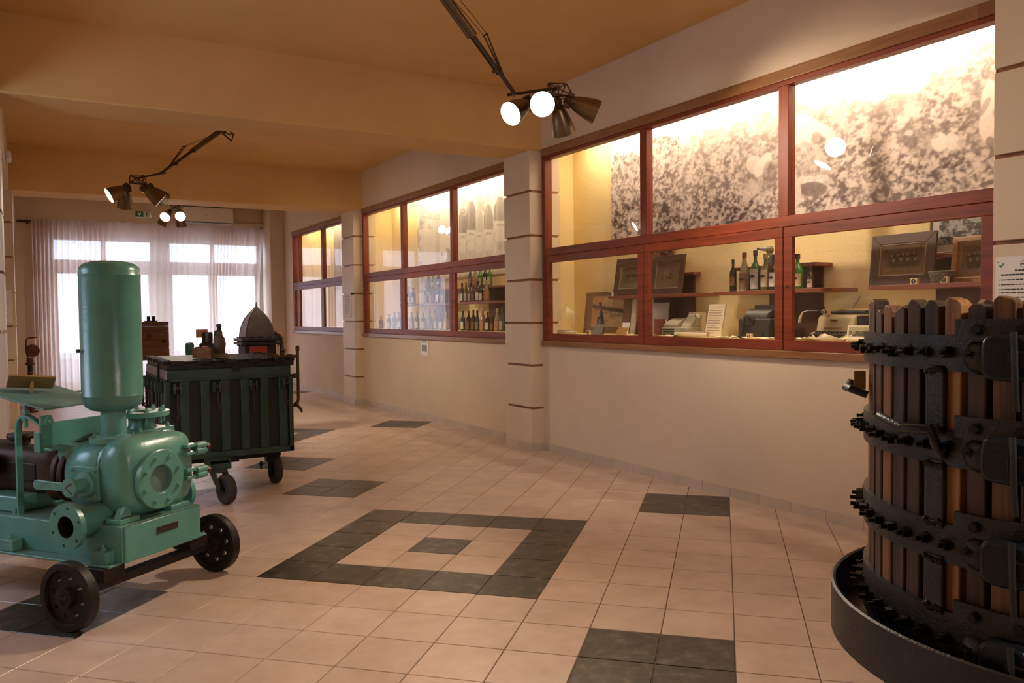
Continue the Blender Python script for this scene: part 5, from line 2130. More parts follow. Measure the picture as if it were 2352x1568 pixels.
def shelf(label, y0, y1, by0, by1, uy0, uy1, zu=1.885, ux=5.34):
    yc = (y0 + y1) / 2
    r = thing('wall_shelf', label, 'shelf', (CASE_X, yc, ZF), 0)
    f = lambda mb: setattr(mb, 'v', [(p[0] - CASE_X, p[1] - yc, p[2] - ZF) for p in mb.v]) or mb
    f(MB().bx(5.22, CASE_X - .022, y0, y1, ZS - .030, ZS)).build('shelf_board', M_SHELF, r, bevel=.002)
    f(MB().bx(CASE_X - .022, CASE_X - .001, by0, by1, ZF, zu - .028)).build('backing_board', M_BOARD, r, bevel=.002)
    f(MB().bx(ux, CASE_X - .001, uy0, uy1, zu - .028, zu)).build('upper_board', M_SHELF, r, bevel=.002)
    return r


shelf('reddish wall shelf holding two dark picture frames', 5.57, 6.86, 5.90, 6.50, 5.83, 6.60, ux=5.455)
shelf('reddish wall shelf holding a row of old bottles', 4.09, 5.33, 4.42, 4.97, 4.34, 5.21)
shelf('reddish wall shelf beside the information sheet with a large framed photograph', 2.75, 3.78, 2.95, 3.46, 2.90, 3.42, ux=5.44)
shelf('bottle shelf nearest the pillar in the middle display case', 9.10, 10.36, 9.45, 10.0, 9.38, 10.15)
shelf('bottle shelf at the far side of the middle display case', 10.62, 12.45, 11.0, 11.6, 10.8, 11.95)

# ------------------------------------------------------------------ bottles
def glassy(name, col, tr=.0, rough=.06):
    n = NT(name)
    n.set(Base_Color=(*col, 1), Roughness=rough)
    n.b.inputs['Transmission Weight'].default_value = tr
    n.b.inputs['Coat Weight'].default_value = .3
    return n.m


G_DARK = glassy('black_wine_glass', (.010, .010, .008))
G_BROWN = glassy('brown_glass', (.030, .012, .006))
G_GREEN = glassy('green_glass', (.020, .085, .015))
G_BGREEN = glassy('bright_green_glass', (.035, .19, .02))
G_OLIVE = glassy('olive_glass', (.10, .095, .025))
G_CLEAR = glassy('pale_amber_glass', (.40, .33, .20), .25)
G_BLUE = glassy('blue_grey_glass', (.06, .075, .085))
LABELS = {'cream': mat('cream_label', (.58, .46, .28), .6, var=.12, nscale=30), 'brown': mat('brown_label', (.20, .10, .045), .6, var=.2, nscale=30),
          'white': mat('white_label', (.66, .60, .52), .6, var=.08, nscale=30), 'grey': mat('grey_label', (.42, .37, .32), .6, var=.25, nscale=25), 'red': mat('red_cream_label', (.55, .26, .12), .6, var=.3, nscale=14)}
M_CORK = mat('cork', (.22, .11, .05), .8)
M_FOIL = {'dark': mat('dark_foil', (.02, .018, .018), .35), 'red': mat('red_foil', (.17, .035, .02), .4), 'gold': mat('gold_foil', (.40, .25, .07), .35, .5), 'cream': mat('cream_foil', (.5, .4, .25), .5)}


def bottle(label, loc, H, R, glass, lab='cream', foil='dark', lz=(.12, .42), shape='wine', group=None, rz=RZ, mark=True):
    r = thing('bottle', label, 'bottle', loc, rz, group)
    if shape == 'wine':
        pr = [(0, .0), (R * .92, 0), (R, .02 * H), (R, .58 * H), (R * .92, .64 * H), (R * .55, .72 * H), (R * .38, .78 * H), (R * .35, .97 * H), (R * .40, .975 * H), (R * .40, H), (0, H)]
    elif shape == 'slope':
        pr = [(0, .0), (R * .92, 0), (R, .02 * H), (R, .42 * H), (R * .85, .54 * H), (R * .55, .70 * H), (R * .38, .82 * H), (R * .34, .97 * H), (R * .40, .975 * H), (R * .40, H), (0, H)]
    else:
        pr = [(0, .0), (R * .94, 0), (R, .02 * H), (R, .52 * H), (R * .95, .58 * H), (R * .7, .64 * H), (R * .42, .70 * H), (R * .33, .76 * H), (R * .33, .95 * H), (R * .38, .96 * H), (R * .38, H), (0, H)]
    g = MB().lathe(pr, 22).build('glass', glass, r, smooth=50)
    # label wraps the half facing the window (local -y)
    m = MB()
    m.lathe([(R + .0008, lz[0] * H), (R + .0012, lz[0] * H), (R + .0012, lz[1] * H), (R + .0008, lz[1] * H)], 12, None, math.radians(-90 - 68), math.radians(-90 + 68))
    lb = m.build('label', LABELS[lab], r, smooth=50)
    if mark:
        m = MB()
        m.lathe([(R + .0018, (lz[0] * .45 + lz[1] * .55) * H), (R + .0018, (lz[0] * .30 + lz[1] * .70) * H)], 6, None, math.radians(-90 - 34), math.radians(-90 + 34))
        m.build('label_mark', M_INK, lb)
    m = MB()
    m.lathe([(R * .37, .86 * H), (R * .42, .862 * H), (R * .43, 1.002 * H), (R * .36, 1.012 * H), (0, 1.012 * H)], 16)
    m.build('capsule', M_FOIL[foil], r)
    return r


SH = 'old bottles on the shelf of the nearest display case'
XB = 5.32
for px, top, R, gl, lab, foil, lz, shp, lb in (
        (1684, 601, .030, G_DARK, 'brown', 'dark', (.18, .46), 'wine', 'smallest dark bottle at the left end of the bottle shelf'),
        (1710, 585, .046, G_CLEAR, 'brown', 'red', (.06, .46), 'slope', 'clear bottle of amber spirit with red cap on the shelf'),
        (1735, 580, .043, G_GREEN, 'grey', 'dark', (.05, .55), 'port', 'dark green bottle with a tall faded label on the shelf'),
        (1758, 587, .038, G_OLIVE, 'cream', 'gold', (.10, .56), 'port', 'olive green bottle with cream label and gold foil'),
        (1776, 590, .036, G_BROWN, 'white', 'dark', (.10, .5), 'port', 'bottle half hidden behind the middle window stile'),
        (1832, 588, .046, G_BGREEN, 'cream', 'dark', (.08, .44), 'port', 'bright green bottle with a cream handwritten label'),
        (1861, 616, .026, G_BROWN, 'cream', 'dark', (.06, .42), 'wine', 'small brown beer bottle at the right end of the shelf')):
    y = yat(px, XB)
    d = math.hypot(XB, y)
    dep = XB * math.sin(YAW) + y * math.cos(YAW)
    zt_ = CAMZ + (725 - (px - 1176) * .0105 - top) / FPX * dep
    bottle(lb, (XB, y, ZS), max(.17, zt_ - ZS), R, gl, lab, foil, lz, shp, SH)

# bottles in the middle display case, given by image column, row and kind
KIND = [(G_DARK, 'white', 'dark', 'wine', 'black'), (G_BROWN, 'brown', 'red', 'wine', 'brown'), (G_BLUE, 'grey', 'dark', 'slope', 'blue-grey'), (G_CLEAR, 'red', 'cream', 'slope', 'clear'),
        (G_OLIVE, 'grey', 'gold', 'slope', 'olive'), (G_BGREEN, 'cream', 'gold', 'port', 'bright green'), (G_GREEN, 'cream', 'dark', 'port', 'dark green')]
ORD = ['first', 'second', 'third', 'fourth', 'fifth', 'sixth', 'seventh', 'eighth', 'ninth', 'tenth', 'eleventh', 'twelfth']
rows = [
    ('on the floor of the middle display case', ZF, 5.22, [(1152, 2, .30), (1142, 3, .29), (1131, 1, .24), (1120, 0, .25), (1108, 3, .30), (1096, 2, .27), (1087, 1, .28), (1076, 1, .27), (1063, 0, .27)]),
    ('on the middle case floor behind the middle sash', ZF, 5.22, [(1024, 3, .26), (1013, 0, .27), (1000, 2, .28), (987, 1, .28), (972, 0, .26), (958, 0, .27), (945, 1, .27)]),
    ('at the far end of the middle case floor', ZF, 5.22, [(917, 0, .27), (906, 1, .28), (893, 0, .24), (875, 1, .20)]),
    ('on the near middle-case shelf', ZS, 5.32, [(1118, 3, .28), (1106, 0, .24), (1098, 0, .28), (1088, 1, .24), (1080, 2, .25), (1071, 4, .28), (1062, 0, .27)]),
    ('on the far middle-case shelf', ZS, 5.32, [(1018, 4, .27), (1006, 0, .28), (994, 1, .27), (980, 6, .28), (950, 0, .26), (940, 6, .28)]),
    ('on the upper board of the near shelf', 1.885, 5.44, [(1126, 5, .28), (1116, 0, .28), (1104, 5, .28), (1092, 3, .27), (1081, 2, .28)]),
    ('on the upper board of the far shelf', 1.885, 5.44, [(1008, 0, .28), (996, 6, .28), (985, 1, .27)])]
for txt, z, X, lst in rows:
    for k, (px, kd, H) in enumerate(lst):
        gl, lab, foil, shp, cn = KIND[kd]
        y = yat(px, X)
        lbl = '%s bottle %s, %s from the pillar' % (cn, txt, ORD[k])
        bottle(lbl, (X, y, z), H, .036 if kd != 3 else .042, gl, lab, foil, (.08, .45), shp, 'bottles in the middle display case', mark=False)


# ------------------------------------------------------------------ framed pictures


def face_photo(h, w, seed, people, bg=.30):
    n = fbm(h, w, 6, 4, seed)
    yy, xx = np.mgrid[0:h, 0:w]
    u, v = xx / w, yy / h
    img = bg + (n - .5) * .2 + .25 * sm(.25, 0, v)
    for (cx, cy, s) in people:
        img = np.where(ell(u, v, cx, cy - s * 1.7, s * .95, s * 1.5) < 1, .12 + .08 * n, img)
        img = np.where(ell(u, v, cx, cy - s * .55, s * .28, s * .5) < 1, .75, img)
        img = np.where(ell(u, v, cx, cy, s * .36, s * .55) < 1, .72, img)
        img = np.where(ell(u, v, cx, cy + s * .38, s * .36, s * .25) < 1, .16, img)
    return sepia(img, (.02, .016, .012), (.52, .42, .30))


M_FRAMED = wood('dark_picture_frame', (.045, .020, .011), (.105, .050, .027), .55, 0, 22)
M_FRAMEG = wood('honey_picture_frame', (.22, .090, .02), (.42, .20, .05), .35, 0, 22, coat=.3)
M_MATB = mat('grey_brown_mount', (.30, .24, .17), .7, var=.06)
M_MATW = mat('white_mount', (.72, .66, .60), .7, var=.03)


def framed(label, loc, w, h, fw, fm, mm, mat_w, img, tilt=.14, rz=RZ, glass=True):
    r = thing('picture_frame', label, 'picture', loc, rz)
    T_ = Matrix.Rotation(-tilt, 4, 'X')
    tk = .022
    for nm, q in (('frame_bar', [(-w / 2, 0), (w / 2, 0), (w / 2 - fw, fw), (-w / 2 + fw, fw)]), ('frame_bar', [(-w / 2, h), (-w / 2 + fw, h - fw), (w / 2 - fw, h - fw), (w / 2, h)]),
                  ('frame_bar', [(-w / 2, 0), (-w / 2 + fw, fw), (-w / 2 + fw, h - fw), (-w / 2, h)]), ('frame_bar', [(w / 2, 0), (w / 2, h), (w / 2 - fw, h - fw), (w / 2 - fw, fw)])):
        MB(T_).prism(q, 0, tk, MT(rx=math.pi / 2)).build(nm, fm, r, bevel=.003)
    for x0, x1, z0, z1 in ((-w / 2 + fw * .9, w / 2 - fw * .9, fw * .9, fw * 1.12), (-w / 2 + fw * .9, w / 2 - fw * .9, h - fw * 1.12, h - fw * .9), (-w / 2 + fw * .9, -w / 2 + fw * 1.12, fw, h - fw), (w / 2 - fw * 1.12, w / 2 - fw * .9, fw, h - fw)):
        MB(T_).bx(x0, x1, -.016, -.004, z0, z1).build('inner_bead', M_FRAMEG if fm is M_FRAMEG else M_MATB, r)
    MB(T_).bx(-w / 2 + fw, w / 2 - fw, -.008, -.004, fw, h - fw).build('mount', mm, r)
    o = pic(r, w - 2 * fw - 2 * mat_w, h - 2 * fw - 2 * mat_w, img, -.009, fw + mat_w)
    o.rotation_euler = (-tilt, 0, 0)
    if glass:
        MB(T_).bx(-w / 2 + fw, w / 2 - fw, -.0135, -.012, fw, h - fw).build('glass', M_PANE, r)
    MB(T_).bx(-w / 2 + .01, w / 2 - .01, -.003, .002, .01, h - .01).build('back_board', M_BOARD, r)
    return r


group1 = [(.2, .72, .10), (.35, .76, .10), (.50, .77, .10), (.62, .76, .10), (.78, .80, .10), (.25, .52, .12), (.45, .54, .12), (.63, .54, .12), (.82, .54, .12)]
framed('dark wooden frame with a brown group photograph, left on the first shelf', (5.40, yat(1446, 5.40), ZS), .52, .40, .075, M_FRAMED, M_MATB, .03, face_photo(60, 70, 31, [(.25, .7, .08), (.4, .72, .08), (.6, .7, .08), (.75, .7, .08)], .42), .16)
framed('dark wooden frame around a small pale print, right on the first shelf', (5.36, yat(1530, 5.36), ZS), .46, .385, .060, M_FRAMED, M_MATB, .085, sepia(.45 + (fbm(50, 40, 5, 4, 33) - .5) * 1.3, (.06, .05, .035), (.60, .46, .26)), .16)
framed('large dark frame with a seated family group photograph on the right shelf', (5.36, yat(2070, 5.36), ZS), .50, .37, .070, M_FRAMED, mat('sepia_mount', (.27, .18, .10), .7, var=.05), .035, face_photo(80, 100, 34, group1, .30), .12)
framed('honey coloured frame with an old group photograph, beside the window jamb', (5.36, yat(2246, 5.36), ZS), .36, .31, .035, M_FRAMEG, mat('tan_mount', (.40, .25, .12), .7, var=.05), .03, face_photo(70, 80, 35, group1, .42), .12)
wp_ = fbm(60, 90, 10, 4, 36, .7)
framed('white mounted black and white crowd photograph on the upper right shelf', (5.485, yat(2208, 5.485), 1.885), .46, .30, .010, M_SHELF, M_MATW, .055, sepia(.15 + .8 * sm(.40, .62, wp_), (.03, .03, .03), (.55, .55, .53)), .08)
framed('reddish framed print on the upper board above the pale print', (5.50, yat(1524, 5.50), 1.885), .36, .28, .02, M_FRAMEG, M_MATB, .0, sepia(sm(.4, .6, fbm(50, 60, 12, 4, 38, .7)), (.10, .035, .03), (.50, .30, .22)), .04)

# landscape picture on a board behind the wine bottle
n1 = fbm(90, 110, 9, 5, 40, .6)
yy, xx = np.mgrid[0:90, 0:110]
u, v = xx / 110, yy / 90
base = np.where((u < .36)[..., None], np.array([.52, .24, .07]), np.array([.46, .32, .17])) * (.75 + .6 * (n1 - .3))[..., None]
ridge = .66 - .16 * u + .06 * (n1 - .5)
dk = sm(.10, .03, np.abs(v - ridge))
trees = sm(.045, .0, np.abs(v - (ridge - .14))) * (u > .3) * (np.sin(u * 160) > -.2)
low = sm(.05, .01, np.abs(v - .34 - .05 * (n1 - .5))) * (u > .55) * sm(.42, .55, n1)
base = base * (1 - .85 * np.clip(dk + trees + low, 0, 1))[..., None] + .02
pb = thing('landscape_picture', 'faded brown landscape picture on a board behind the wine bottle', 'picture', (5.44, yat(1392, 5.44), ZF), RZ)
T_ = Matrix.Rotation(-.12, 4, 'X')
MB(T_).bx(-.42, .42, -.012, .008, 0, .46).build('board', mat('tan_board', (.20, .115, .055), .7, var=.12), pb, bevel=.002)
o = pic(pb, .56, .34, base, -.0135, .07)
o.rotation_euler = (-.12, 0, 0)
MB(T_).bx(.43, .50, -.02, .0, 0, .42).build('folded_edge', M_CREAMPAPER, pb)

bottle('dark wine bottle with orange neck label before the landscape picture', (5.20, yat(1379, 5.20), ZF), .335, .040, G_DARK, 'grey', 'dark', (.10, .16), 'slope')
nb = bpy.context.scene.collection.objects
m = MB()
m.lathe([(.018, .262), (.022, .225), (.0225, .222)], 12, None, math.radians(-160), math.radians(-20))
ob = [o for o in bpy.data.objects if o.get('label', '').startswith('dark wine bottle with orange')][0]
m.build('neck_label', mat('orange_neck_label', (.55, .20, .06), .6, var=.4, nscale=60), ob)


def plaque(name, label, cat, px, X, w, h, m, tilt=.5, z=ZF, lines=0, par_m=None, rz=RZ, thick=.012):
    r = thing(name, label, cat, (X, yat(px, X), z), rz)
    T_ = Matrix.Rotation(-tilt, 4, 'X')
    MB(T_).bx(-w / 2, w / 2, -thick, 0, 0, h).build('board', m, r, bevel=.001)
    if lines:
        mb = MB(T_)
        rg = random.Random(int(px))
        for k in range(lines):
            zz = h * (.88 - .76 * k / max(1, lines - 1))
            mb.bx(-w * .42, -w * .42 + w * (.5 + .34 * rg.random()), -thick - .0006, -thick, zz - h * .009, zz + h * .009)
        mb.build('text_lines', par_m or M_INK, r)['kind'] = 'stuff'
    # easel strut behind
    s_, c_ = math.sin(tilt), math.cos(tilt)
    mb = MB()
    mb.add([(-.01, h * .7 * s_, h * .7 * c_), (.01, h * .7 * s_, h * .7 * c_), (.01, h * .7 * s_ + .04, 0), (-.01, h * .7 * s_ + .04, 0), (-.01, h * .7 * s_ + .004, h * .7 * c_), (.01, h * .7 * s_ + .004, h * .7 * c_), (.01, h * .7 * s_ + .044, 0), (-.01, h * .7 * s_ + .044, 0)],
           [(0, 1, 2, 3), (4, 5, 6, 7), (0, 1, 5, 4), (2, 3, 7, 6), (1, 2, 6, 5), (0, 3, 7, 4)])
    mb.build('strut', m, r)
    return r


plaque('grey_plaque', 'small grey plaque tilted on the case floor by the wine bottle', 'plaque', 1369, 5.06, .155, .115, mat('grey_slate', (.17, .15, .12), .6, var=.15), .5)
plaque('engraved_plaque', 'small orange wooden plaque with engraved lines of text', 'plaque', 1424, 5.05, .15, .085, mat('orange_plaque_wood', (.42, .22, .07), .5, var=.1), .6, lines=5)
plaque('white_card', 'small blank white card standing behind the engraved plaque', 'card', 1434, 5.17, .10, .125, M_PAPER, .25)
plaque('parchment_sheet', 'large pale parchment leaning against the backing board of the first shelf', 'document', 1508, 5.36, .30, .32, mat('bluish_parchment', (.46, .42, .37), .7, var=.08), .14)
plaque('handwritten_letter', 'aged handwritten letter on a stand between adding machine and camera', 'document', 1638, 5.20, .20, .295, M_CREAMPAPER, .22, lines=11, par_m=mat('brown_ink', (.30, .21, .13), .7))


def number_card(px, X, z, d, label):
    r = thing('number_card', label, 'card', (X, yat(px, X), z), RZ, 'numbered exhibit cards')
    MB().bx(-.026, .026, -.012, .012, 0, .042).build('card', mat('cream_card', (.62, .47, .26), .6, var=.04), r, bevel=.002)
    MB().cyl((0, -.0128, .021), (0, -.012, .021), .0165, n=20).build('black_disc', M_INK, r)
    if not d:
        return
    cu = bpy.data.curves.new('numeral', 'FONT')
    cu.body = d
    cu.size = .026
    cu.align_x = 'CENTER'
    to = bpy.data.objects.new('numeral', cu)
    COL.objects.link(to)
    dg = bpy.context.evaluated_depsgraph_get()
    me = bpy.data.meshes.new_from_object(to.evaluated_get(dg))
    bpy.data.objects.remove(to, do_unlink=True)
    me.materials.append(M_PAPER)
    o = bpy.data.objects.new('numeral', me)
    COL.objects.link(o)
    o.parent = r
    o.location = (0, -.0132, .012)
    o.rotation_euler = (math.pi / 2, 0, 0)


number_card(1404, 5.26, ZS, '', 'cream card with a black disc at the left end of the first shelf')
number_card(1352, 5.06, ZF, '', 'cream card with a black disc beside the grey plaque')
number_card(1722, 5.05, ZF, '0', 'numbered cream card in front of the folding camera')
number_card(2100, 5.245, ZS, '1', 'numbered cream card below the large framed family group')
number_card(2170, 5.235, ZS, '4', 'numbered cream card in front of the grey woven dish')

# books, adding machine, rolls
bk = thing('old_book', 'worn old book with red edges standing beside the adding machine', 'book', (5.15, yat(1518, 5.15), ZF), RZ + .5)
MB().bx(-.05, .05, -.03, .025, .002, .155).build('pages', M_CREAMPAPER, bk, bevel=.002)
MB().bx(-.053, .053, -.034, -.030, 0, .16).build('cover', mat('red_brown_cover', (.30, .09, .06), .6, var=.3, nscale=30), bk)
MB().bx(-.053, .053, .025, .029, 0, .16).build('cover', mat('speckled_cover', (.24, .20, .14), .7, var=.5, nscale=90), bk)

M_MACH = mat('beige_grey_machine', (.36, .32, .23), .45, var=.08)
am = thing('adding_machine', 'beige mechanical adding machine on the case floor', 'adding machine', (5.22, yat(1566, 5.22), ZF), RZ + .12)
MB().bx(-.15, .15, -.11, .11, 0, .085).build('base', M_MACH, am, bevel=.01)
b = MB()
b.prism([(-.10, .085), (.11, .085), (.11, .165), (.03, .165), (-.02, .15), (-.10, .11)], -.14, .02, Matrix(((0, 0, 1, 0), (1, 0, 0, 0), (0, 1, 0, 0), (0, 0, 0, 1))))
b.build('housing', M_MACH, am, bevel=.006)
b = MB()
b.prism([(-.06, .085), (.11, .085), (.12, .19), (.06, .20), (-.02, .13)], .03, .14, Matrix(((0, 0, 1, 0), (1, 0, 0, 0), (0, 1, 0, 0), (0, 0, 0, 1))))
b.build('printer_head', M_MACH, am, bevel=.006)
MB().bx(-.12, .0, -.09, -.03, .105, .118).build('key_well', M_BLACK, am)
MB().cyl((.03, .07, .185), (.145, .07, .185), .018, n=14).build('paper_roll', M_PAPER, am)
MB().tube([(.15, .0, .10), (.175, -.01, .15), (.18, -.03, .20)], .006, 8).build('crank', M_ZINC, am)
for k in range(3):
    MB().bx(-.13, .0, -.115, -.11, .015 + k * .022, .025 + k * .022).build('vent_slot', M_BLACK, am)

wbk = thing('upright_ledger', 'narrow pale ledger standing upright right of the adding machine', 'book', (5.45, yat(1607, 5.45), ZF), RZ)
MB().bx(-.030, .030, -.10, .05, .002, .215).build('pages', mat('pinkish_pages', (.62, .44, .30), .7), wbk, bevel=.002)
MB().bx(-.034, -.030, -.104, .05, 0, .22).build('cover', M_CREAMPAPER, wbk)
MB().bx(.030, .034, -.104, .05, 0, .22).build('cover', M_CREAMPAPER, wbk)


def roll(label, px0, px1, X, r, m=None):
    ya, yb = yat(px0, X), yat(px1, X)
    t = thing('paper_roll', label, 'paper roll', (X, (ya + yb) / 2, ZF), 0)
    L = abs(ya - yb) / 2
    mb = MB()
    pts = []
    n = 34
    for i in range(n + 1):
        a = 4.6 * math.pi * i / n
        rr = r * (.45 + .55 * i / n)
        pts.append((rr * math.cos(a), r + rr * math.sin(a)))
    v = [(p[0], s * L, p[1]) for s in (-1, 1) for p in pts]
    mb.add(v, [(i, i + 1, n + 2 + i, n + 1 + i) for i in range(n)])
    o = mb.build('sheet', m or M_CREAMPAPER, t, smooth=60)
    sd = o.modifiers.new('thick', 'SOLIDIFY')
    sd.thickness = .0015
    return t


roll('rolled paper lying in front of the adding machine', 1552, 1626, 5.07, .026)
roll('rolled paper lying in front of the typewriter', 1950, 2030, 5.015, .020)
roll('rolled parchment at the left end of the nearest display case', 1278, 1322, 5.05, .020)


def loose(label, px0, px1, X0, X1, z=ZF, curl=.012, seed=0):
    ya, yb = yat(px0, X0), yat(px1, X0)
    t = thing('loose_paper', label, 'paper', ((X0 + X1) / 2, (ya + yb) / 2, z), 0)
    n = 10
    nz_ = fbm(n + 1, n + 1, 3, 2, seed)
    v = []
    for i in range(n + 1):
        for j in range(n + 1):
            a, b = i / n, j / n
            e = max(abs(a - .5), abs(b - .5)) * 2
            v.append((X0 + (X1 - X0) * a - (X0 + X1) / 2, ya + (yb - ya) * b - (ya + yb) / 2, .002 + curl * e ** 3 * nz_[i, j] * 2))
    f = [(i * (n + 1) + j, i * (n + 1) + j + 1, (i + 1) * (n + 1) + j + 1, (i + 1) * (n + 1) + j) for i in range(n) for j in range(n)]
    o = MB().add(v, f).build('sheet', M_CREAMPAPER, t, smooth=60)
    o.modifiers.new('thick', 'SOLIDIFY').thickness = .001
    return t


loose('curled sheet of paper under the rolled paper and letter', 1630, 1672, 4.985, 5.10, seed=1)
loose('flat sheet of paper before the folding camera', 1702, 1775, 4.99, 5.06, seed=2)
loose('creased paper lying before the typewriter keyboard', 1856, 1944, 4.985, 5.05, curl=.03, seed=3)
loose('yellowed sheet of paper left of the typewriter', 1815, 1842, 4.99, 5.06, seed=4)
loose('flat sheet of paper before the parchment and old book', 1478, 1545, 4.99, 5.10, seed=5)
loose('small sheet of paper before the engraved plaque', 1440, 1476, 4.985, 5.04, seed=6)

# folding camera in its leather case
lc = thing('old_camera', 'old black camera standing in its open leather case', 'camera', (5.17, yat(1742, 5.17), ZF), RZ)
M_LEATH = mat('worn_black_leather', (.022, .020, .017), .55, 0, .3, 30, .3, 90)
MB().bx(-.17, .17, -.06, .12, 0, .165).build('case', M_LEATH, lc, bevel=.012)
b = MB()
b.prism([(-.05, .165), (.10, .165), (.10, .225), (.04, .245), (-.02, .215)], -.13, .13, Matrix(((0, 0, 1, 0), (1, 0, 0, 0), (0, 1, 0, 0), (0, 0, 0, 1))))
b.build('bellows', M_BLACK, lc, bevel=.008)
MB().bx(-.10, .14, .06, .12, .225, .275).build('viewfinder_hood', M_LEATH, lc, bevel=.006)
MB().lathe([(0, 0), (.036, 0), (.036, .012), (.026, .018), (.016, .014), (0, .010)], 24, MZ((-.02, -.06, .150), (0, -1, 0))).build('lens', M_DARKMETAL, lc)
for x in (-.03, .03, .09):
    MB().ball((x, -.03, .172), .014).build('knob', M_ZINC, lc)
MB().tube([(-.05, -.064, .19), (-.09, -.068, .16), (-.11, -.068, .08), (-.13, -.066, .02)], .006, 8).build('strap', M_LEATH, lc)
for x in (-.085, -.045):
    MB().tube([(x + .013 * math.cos(t), -.063, .075 + .036 * math.sin(t)) for t in np.linspace(0, 2 * math.pi, 20)[:-1]], .004, 6, closed=True).build('buckle', M_DARKMETAL, lc)
MB().tube([(-.17, -.02, .02), (-.22, -.05, .012), (-.28, -.06, .010), (-.30, -.03, .010)], .008, 8).build('cable_release', M_BLACK, lc)

# brass grenade-shaped siphon on the upper board
gs_ = thing('siphon_head', 'dark bottle with a brass tipped spout on the upper shelf board', 'bottle', (5.43, yat(1768, 5.43), 1.885), RZ)
MB().lathe([(0, 0), (.035, 0), (.038, .02), (.038, .07), (.028, .10), (.02, .12), (0, .12)], 20).build('body', G_OLIVE, gs_)
MB().ball((.0, 0, .135), .036).build('head', G_OLIVE, gs_)
MB().tube([(0, 0, .14), (-.05, 0, .145), (-.10, -.01, .152)], [.022, .018, .012], 12).build('spout', M_ZINC, gs_)
MB().cyl((-.10, -.01, .152), (-.125, -.012, .156), .010, n=10).build('brass_tip', M_BRASS, gs_)

# woven dish on the right shelf
dsh = thing('woven_dish', 'small grey woven dish between the two framed photographs', 'dish', (5.27, yat(2163, 5.27), ZS), RZ)
m = MB()
for k in range(6):
    z = .006 + k * .014
    R_ = .042 + .003 * k
    m.tube([((R_ + .004 * math.sin(t * 12 + k * math.pi)) * math.cos(t) * 1.35, (R_ + .004 * math.sin(t * 12 + k * math.pi)) * math.sin(t), z) for t in np.linspace(0, 2 * math.pi, 49)[:-1]], .0085, 6, closed=True)
m.build('weave', mat('grey_green_wicker', (.13, .12, .085), .7, var=.25, nscale=40), dsh)['kind'] = 'stuff'
MB().lathe([(0, .004), (.042, .004), (.042, .010), (0, .010)], 24, Matrix.Scale(1.35, 4, (1, 0, 0))).build('bottom', mat('grey_green_base', (.11, .10, .075), .7), dsh)

# ------------------------------------------------------------------ typewriter
M_TW = mat('cream_typewriter_enamel', (.52, .44, .27), .35, var=.05)
tw = thing('typewriter', 'cream enamel typewriter with black keys in the nearest display case', 'typewriter', (5.27, yat(1925, 5.27), ZF), RZ - .02)
YZ = Matrix(((0, 0, 1, 0), (1, 0, 0, 0), (0, 1, 0, 0), (0, 0, 0, 1)))
b = MB()
b.prism([(-.20, 0), (.17, 0), (.17, .06), (-.04, .06), (-.20, .018)], -.175, .175, YZ)
b.build('base', M_TW, tw, bevel=.008)
b = MB()
b.prism([(-.055, .055), (.17, .055), (.17, .165), (.10, .185), (.0, .190), (-.028, .175), (-.045, .10)], -.165, .165, YZ)
b.build('cover', M_TW, tw, bevel=.016)
MB().bx(-.095, .075, -.0495, -.030, .068, .100).build('key_apron', mat('olive_enamel', (.30, .26, .14), .4), tw, bevel=.006)
MB().bx(-.035, .022, -.0450, -.030, .144, .154).build('name_badge', mat('red_badge', (.28, .07, .03), .4), tw)
kb = MB()
bars = MB()
for r_i in range(4):
    yy_, zz_ = -.070 - .030 * r_i, .060 - .0125 * r_i
    for k in range(11):
        x = -.145 + k * .0275 + r_i * .004
        kb.lathe([(0, .006), (.0085, .006), (.0105, .003), (.0105, 0), (0, 0)], 10, MT((x, yy_, zz_)))
        bars.bx(x - .0015, x + .0015, yy_ - .001, yy_ + .03, zz_ - .014, zz_ - .001)
kb.build('keys', M_BLACK, tw)['kind'] = 'stuff'
bars.build('key_levers', M_DARKMETAL, tw)['kind'] = 'stuff'
MB().bx(-.09, .09, -.192, -.180, .018, .024).build('space_bar', M_BLACK, tw, bevel=.002)
MB().bx(-.155, .155, -.185, -.055, .014, .046).build('key_well', M_BLACK, tw)
for s in (-1, 1):
    MB().add([(s * .16, -.205, .004), (s * .175, -.205, .004), (s * .175, -.05, .066), (s * .16, -.05, .066), (s * .16, -.205, -.0), (s * .175, -.205, 0), (s * .175, -.05, 0), (s * .16, -.05, 0)],
             [(0, 1, 2, 3), (4, 5, 6, 7), (0, 1, 5, 4), (1, 2, 6, 5), (2, 3, 7, 6), (3, 0, 4, 7)]).build('side_cheek', M_TW, tw)
MB().cyl((-.215, .09, .215), (.235, .09, .215), .020, n=20).build('platen', mat('tan_platen', (.38, .25, .09), .5), tw)
MB().bx(-.20, .21, .065, .075, .195, .222).build('paper_table', M_BLACK, tw)
MB().bx(-.14, .19, .06, .064, .214, .220).build('scale_bar', M_ZINC, tw)
for x in (-.235, .245):
    MB().cyl((x - .012, .09, .215), (x + .012, .09, .215), .022, n=14).build('platen_knob', M_BLACK, tw)
    MB().bx(x - .02, x + .02, .06, .13, .19, .240).build('carriage_end', M_DARKMETAL if x < 0 else mat('brown_enamel', (.20, .14, .085), .5), tw, bevel=.008)
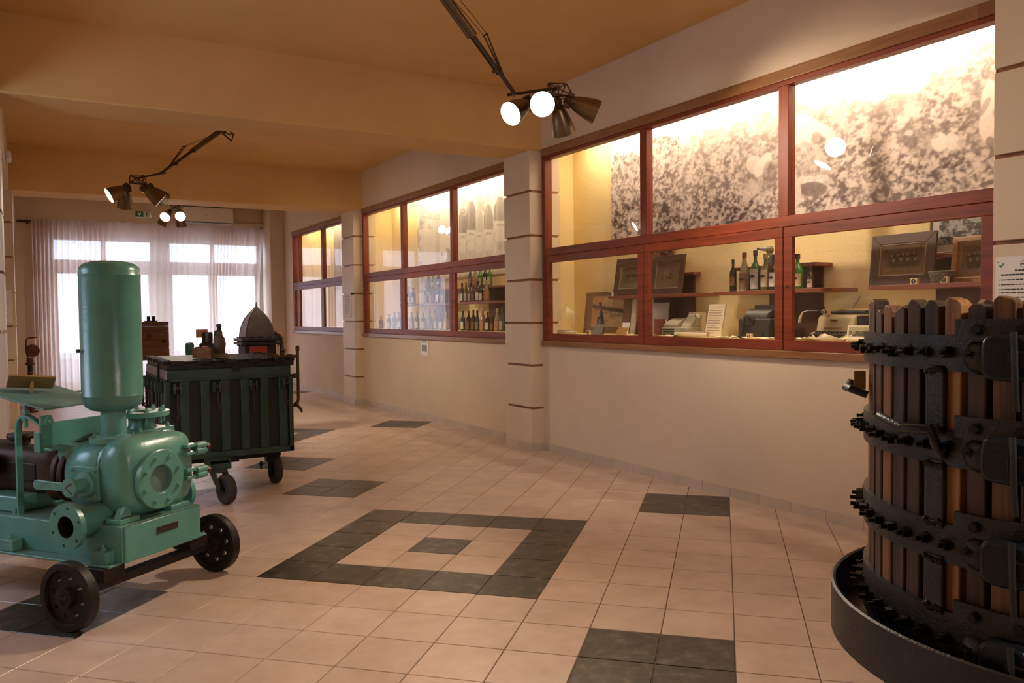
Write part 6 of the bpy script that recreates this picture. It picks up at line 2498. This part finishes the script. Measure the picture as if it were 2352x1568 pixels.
for k, x in enumerate((-.20, -.18)):
    MB().ball((x, .07, .250), .006).build('margin_stop', M_BLACK, tw)
lv = MB()
lv.tube([(-.225, .07, .225), (-.30, .02, .225), (-.335, .0, .212)], .0045, 8)
lvo = lv.build('carriage_lever', M_ZINC, tw)
MB().tube([(-.335, .0, .212), (-.352, -.008, .17), (-.362, -.010, .13)], [.006, .012, .009], 8).build('lever_paddle', M_TW, lvo)
for x in (.04, .052):
    MB().tube([(x, .10, .235), (x + .045, .14, .33)], .0025, 6).build('paper_support', M_ZINC, tw)
b = MB()
b.bx(.165, .185, .0, .15, .065, .18)
b.build('side_mechanism', M_DARKMETAL, tw, bevel=.004)
nc = thing('number_card', 'numbered cream card on top of the typewriter', 'card', (5.25, yat(1899, 5.25), ZF + .191), RZ, 'numbered exhibit cards')
MB().bx(-.026, .026, -.012, .012, 0, .042).build('card', mat('cream_card_b', (.62, .47, .26), .6, var=.04), nc, bevel=.002)
MB().cyl((-.008, -.0128, .021), (-.008, -.012, .021), .0165, n=20).build('black_disc', M_INK, nc)
cu = bpy.data.curves.new('numeral', 'FONT')
cu.body, cu.size, cu.align_x = '5', .026, 'CENTER'
to = bpy.data.objects.new('numeral', cu)
COL.objects.link(to)
me = bpy.data.meshes.new_from_object(to.evaluated_get(bpy.context.evaluated_depsgraph_get()))
bpy.data.objects.remove(to, do_unlink=True)
me.materials.append(M_PAPER)
o = bpy.data.objects.new('numeral', me)
COL.objects.link(o)
o.parent, o.location, o.rotation_euler = nc, (-.008, -.0132, .012), (math.pi / 2, 0, 0)

pc = plaque('postcard', 'postcard with a line of people, leaning on the typewriter', 'postcard', 1972, 5.09, .19, .115, M_CREAMPAPER, .2)
n2 = fbm(34, 60, 12, 4, 51, .7)
img = np.where(np.linspace(0, 1, 34)[:, None] > .68, .75, .10 + .75 * sm(.52, .68, n2))
o = pic(pc, .165, .09, sepia(img, (.05, .045, .025), (.60, .50, .32)), -.0135, .012)
o.rotation_euler = (-.2, 0, 0)
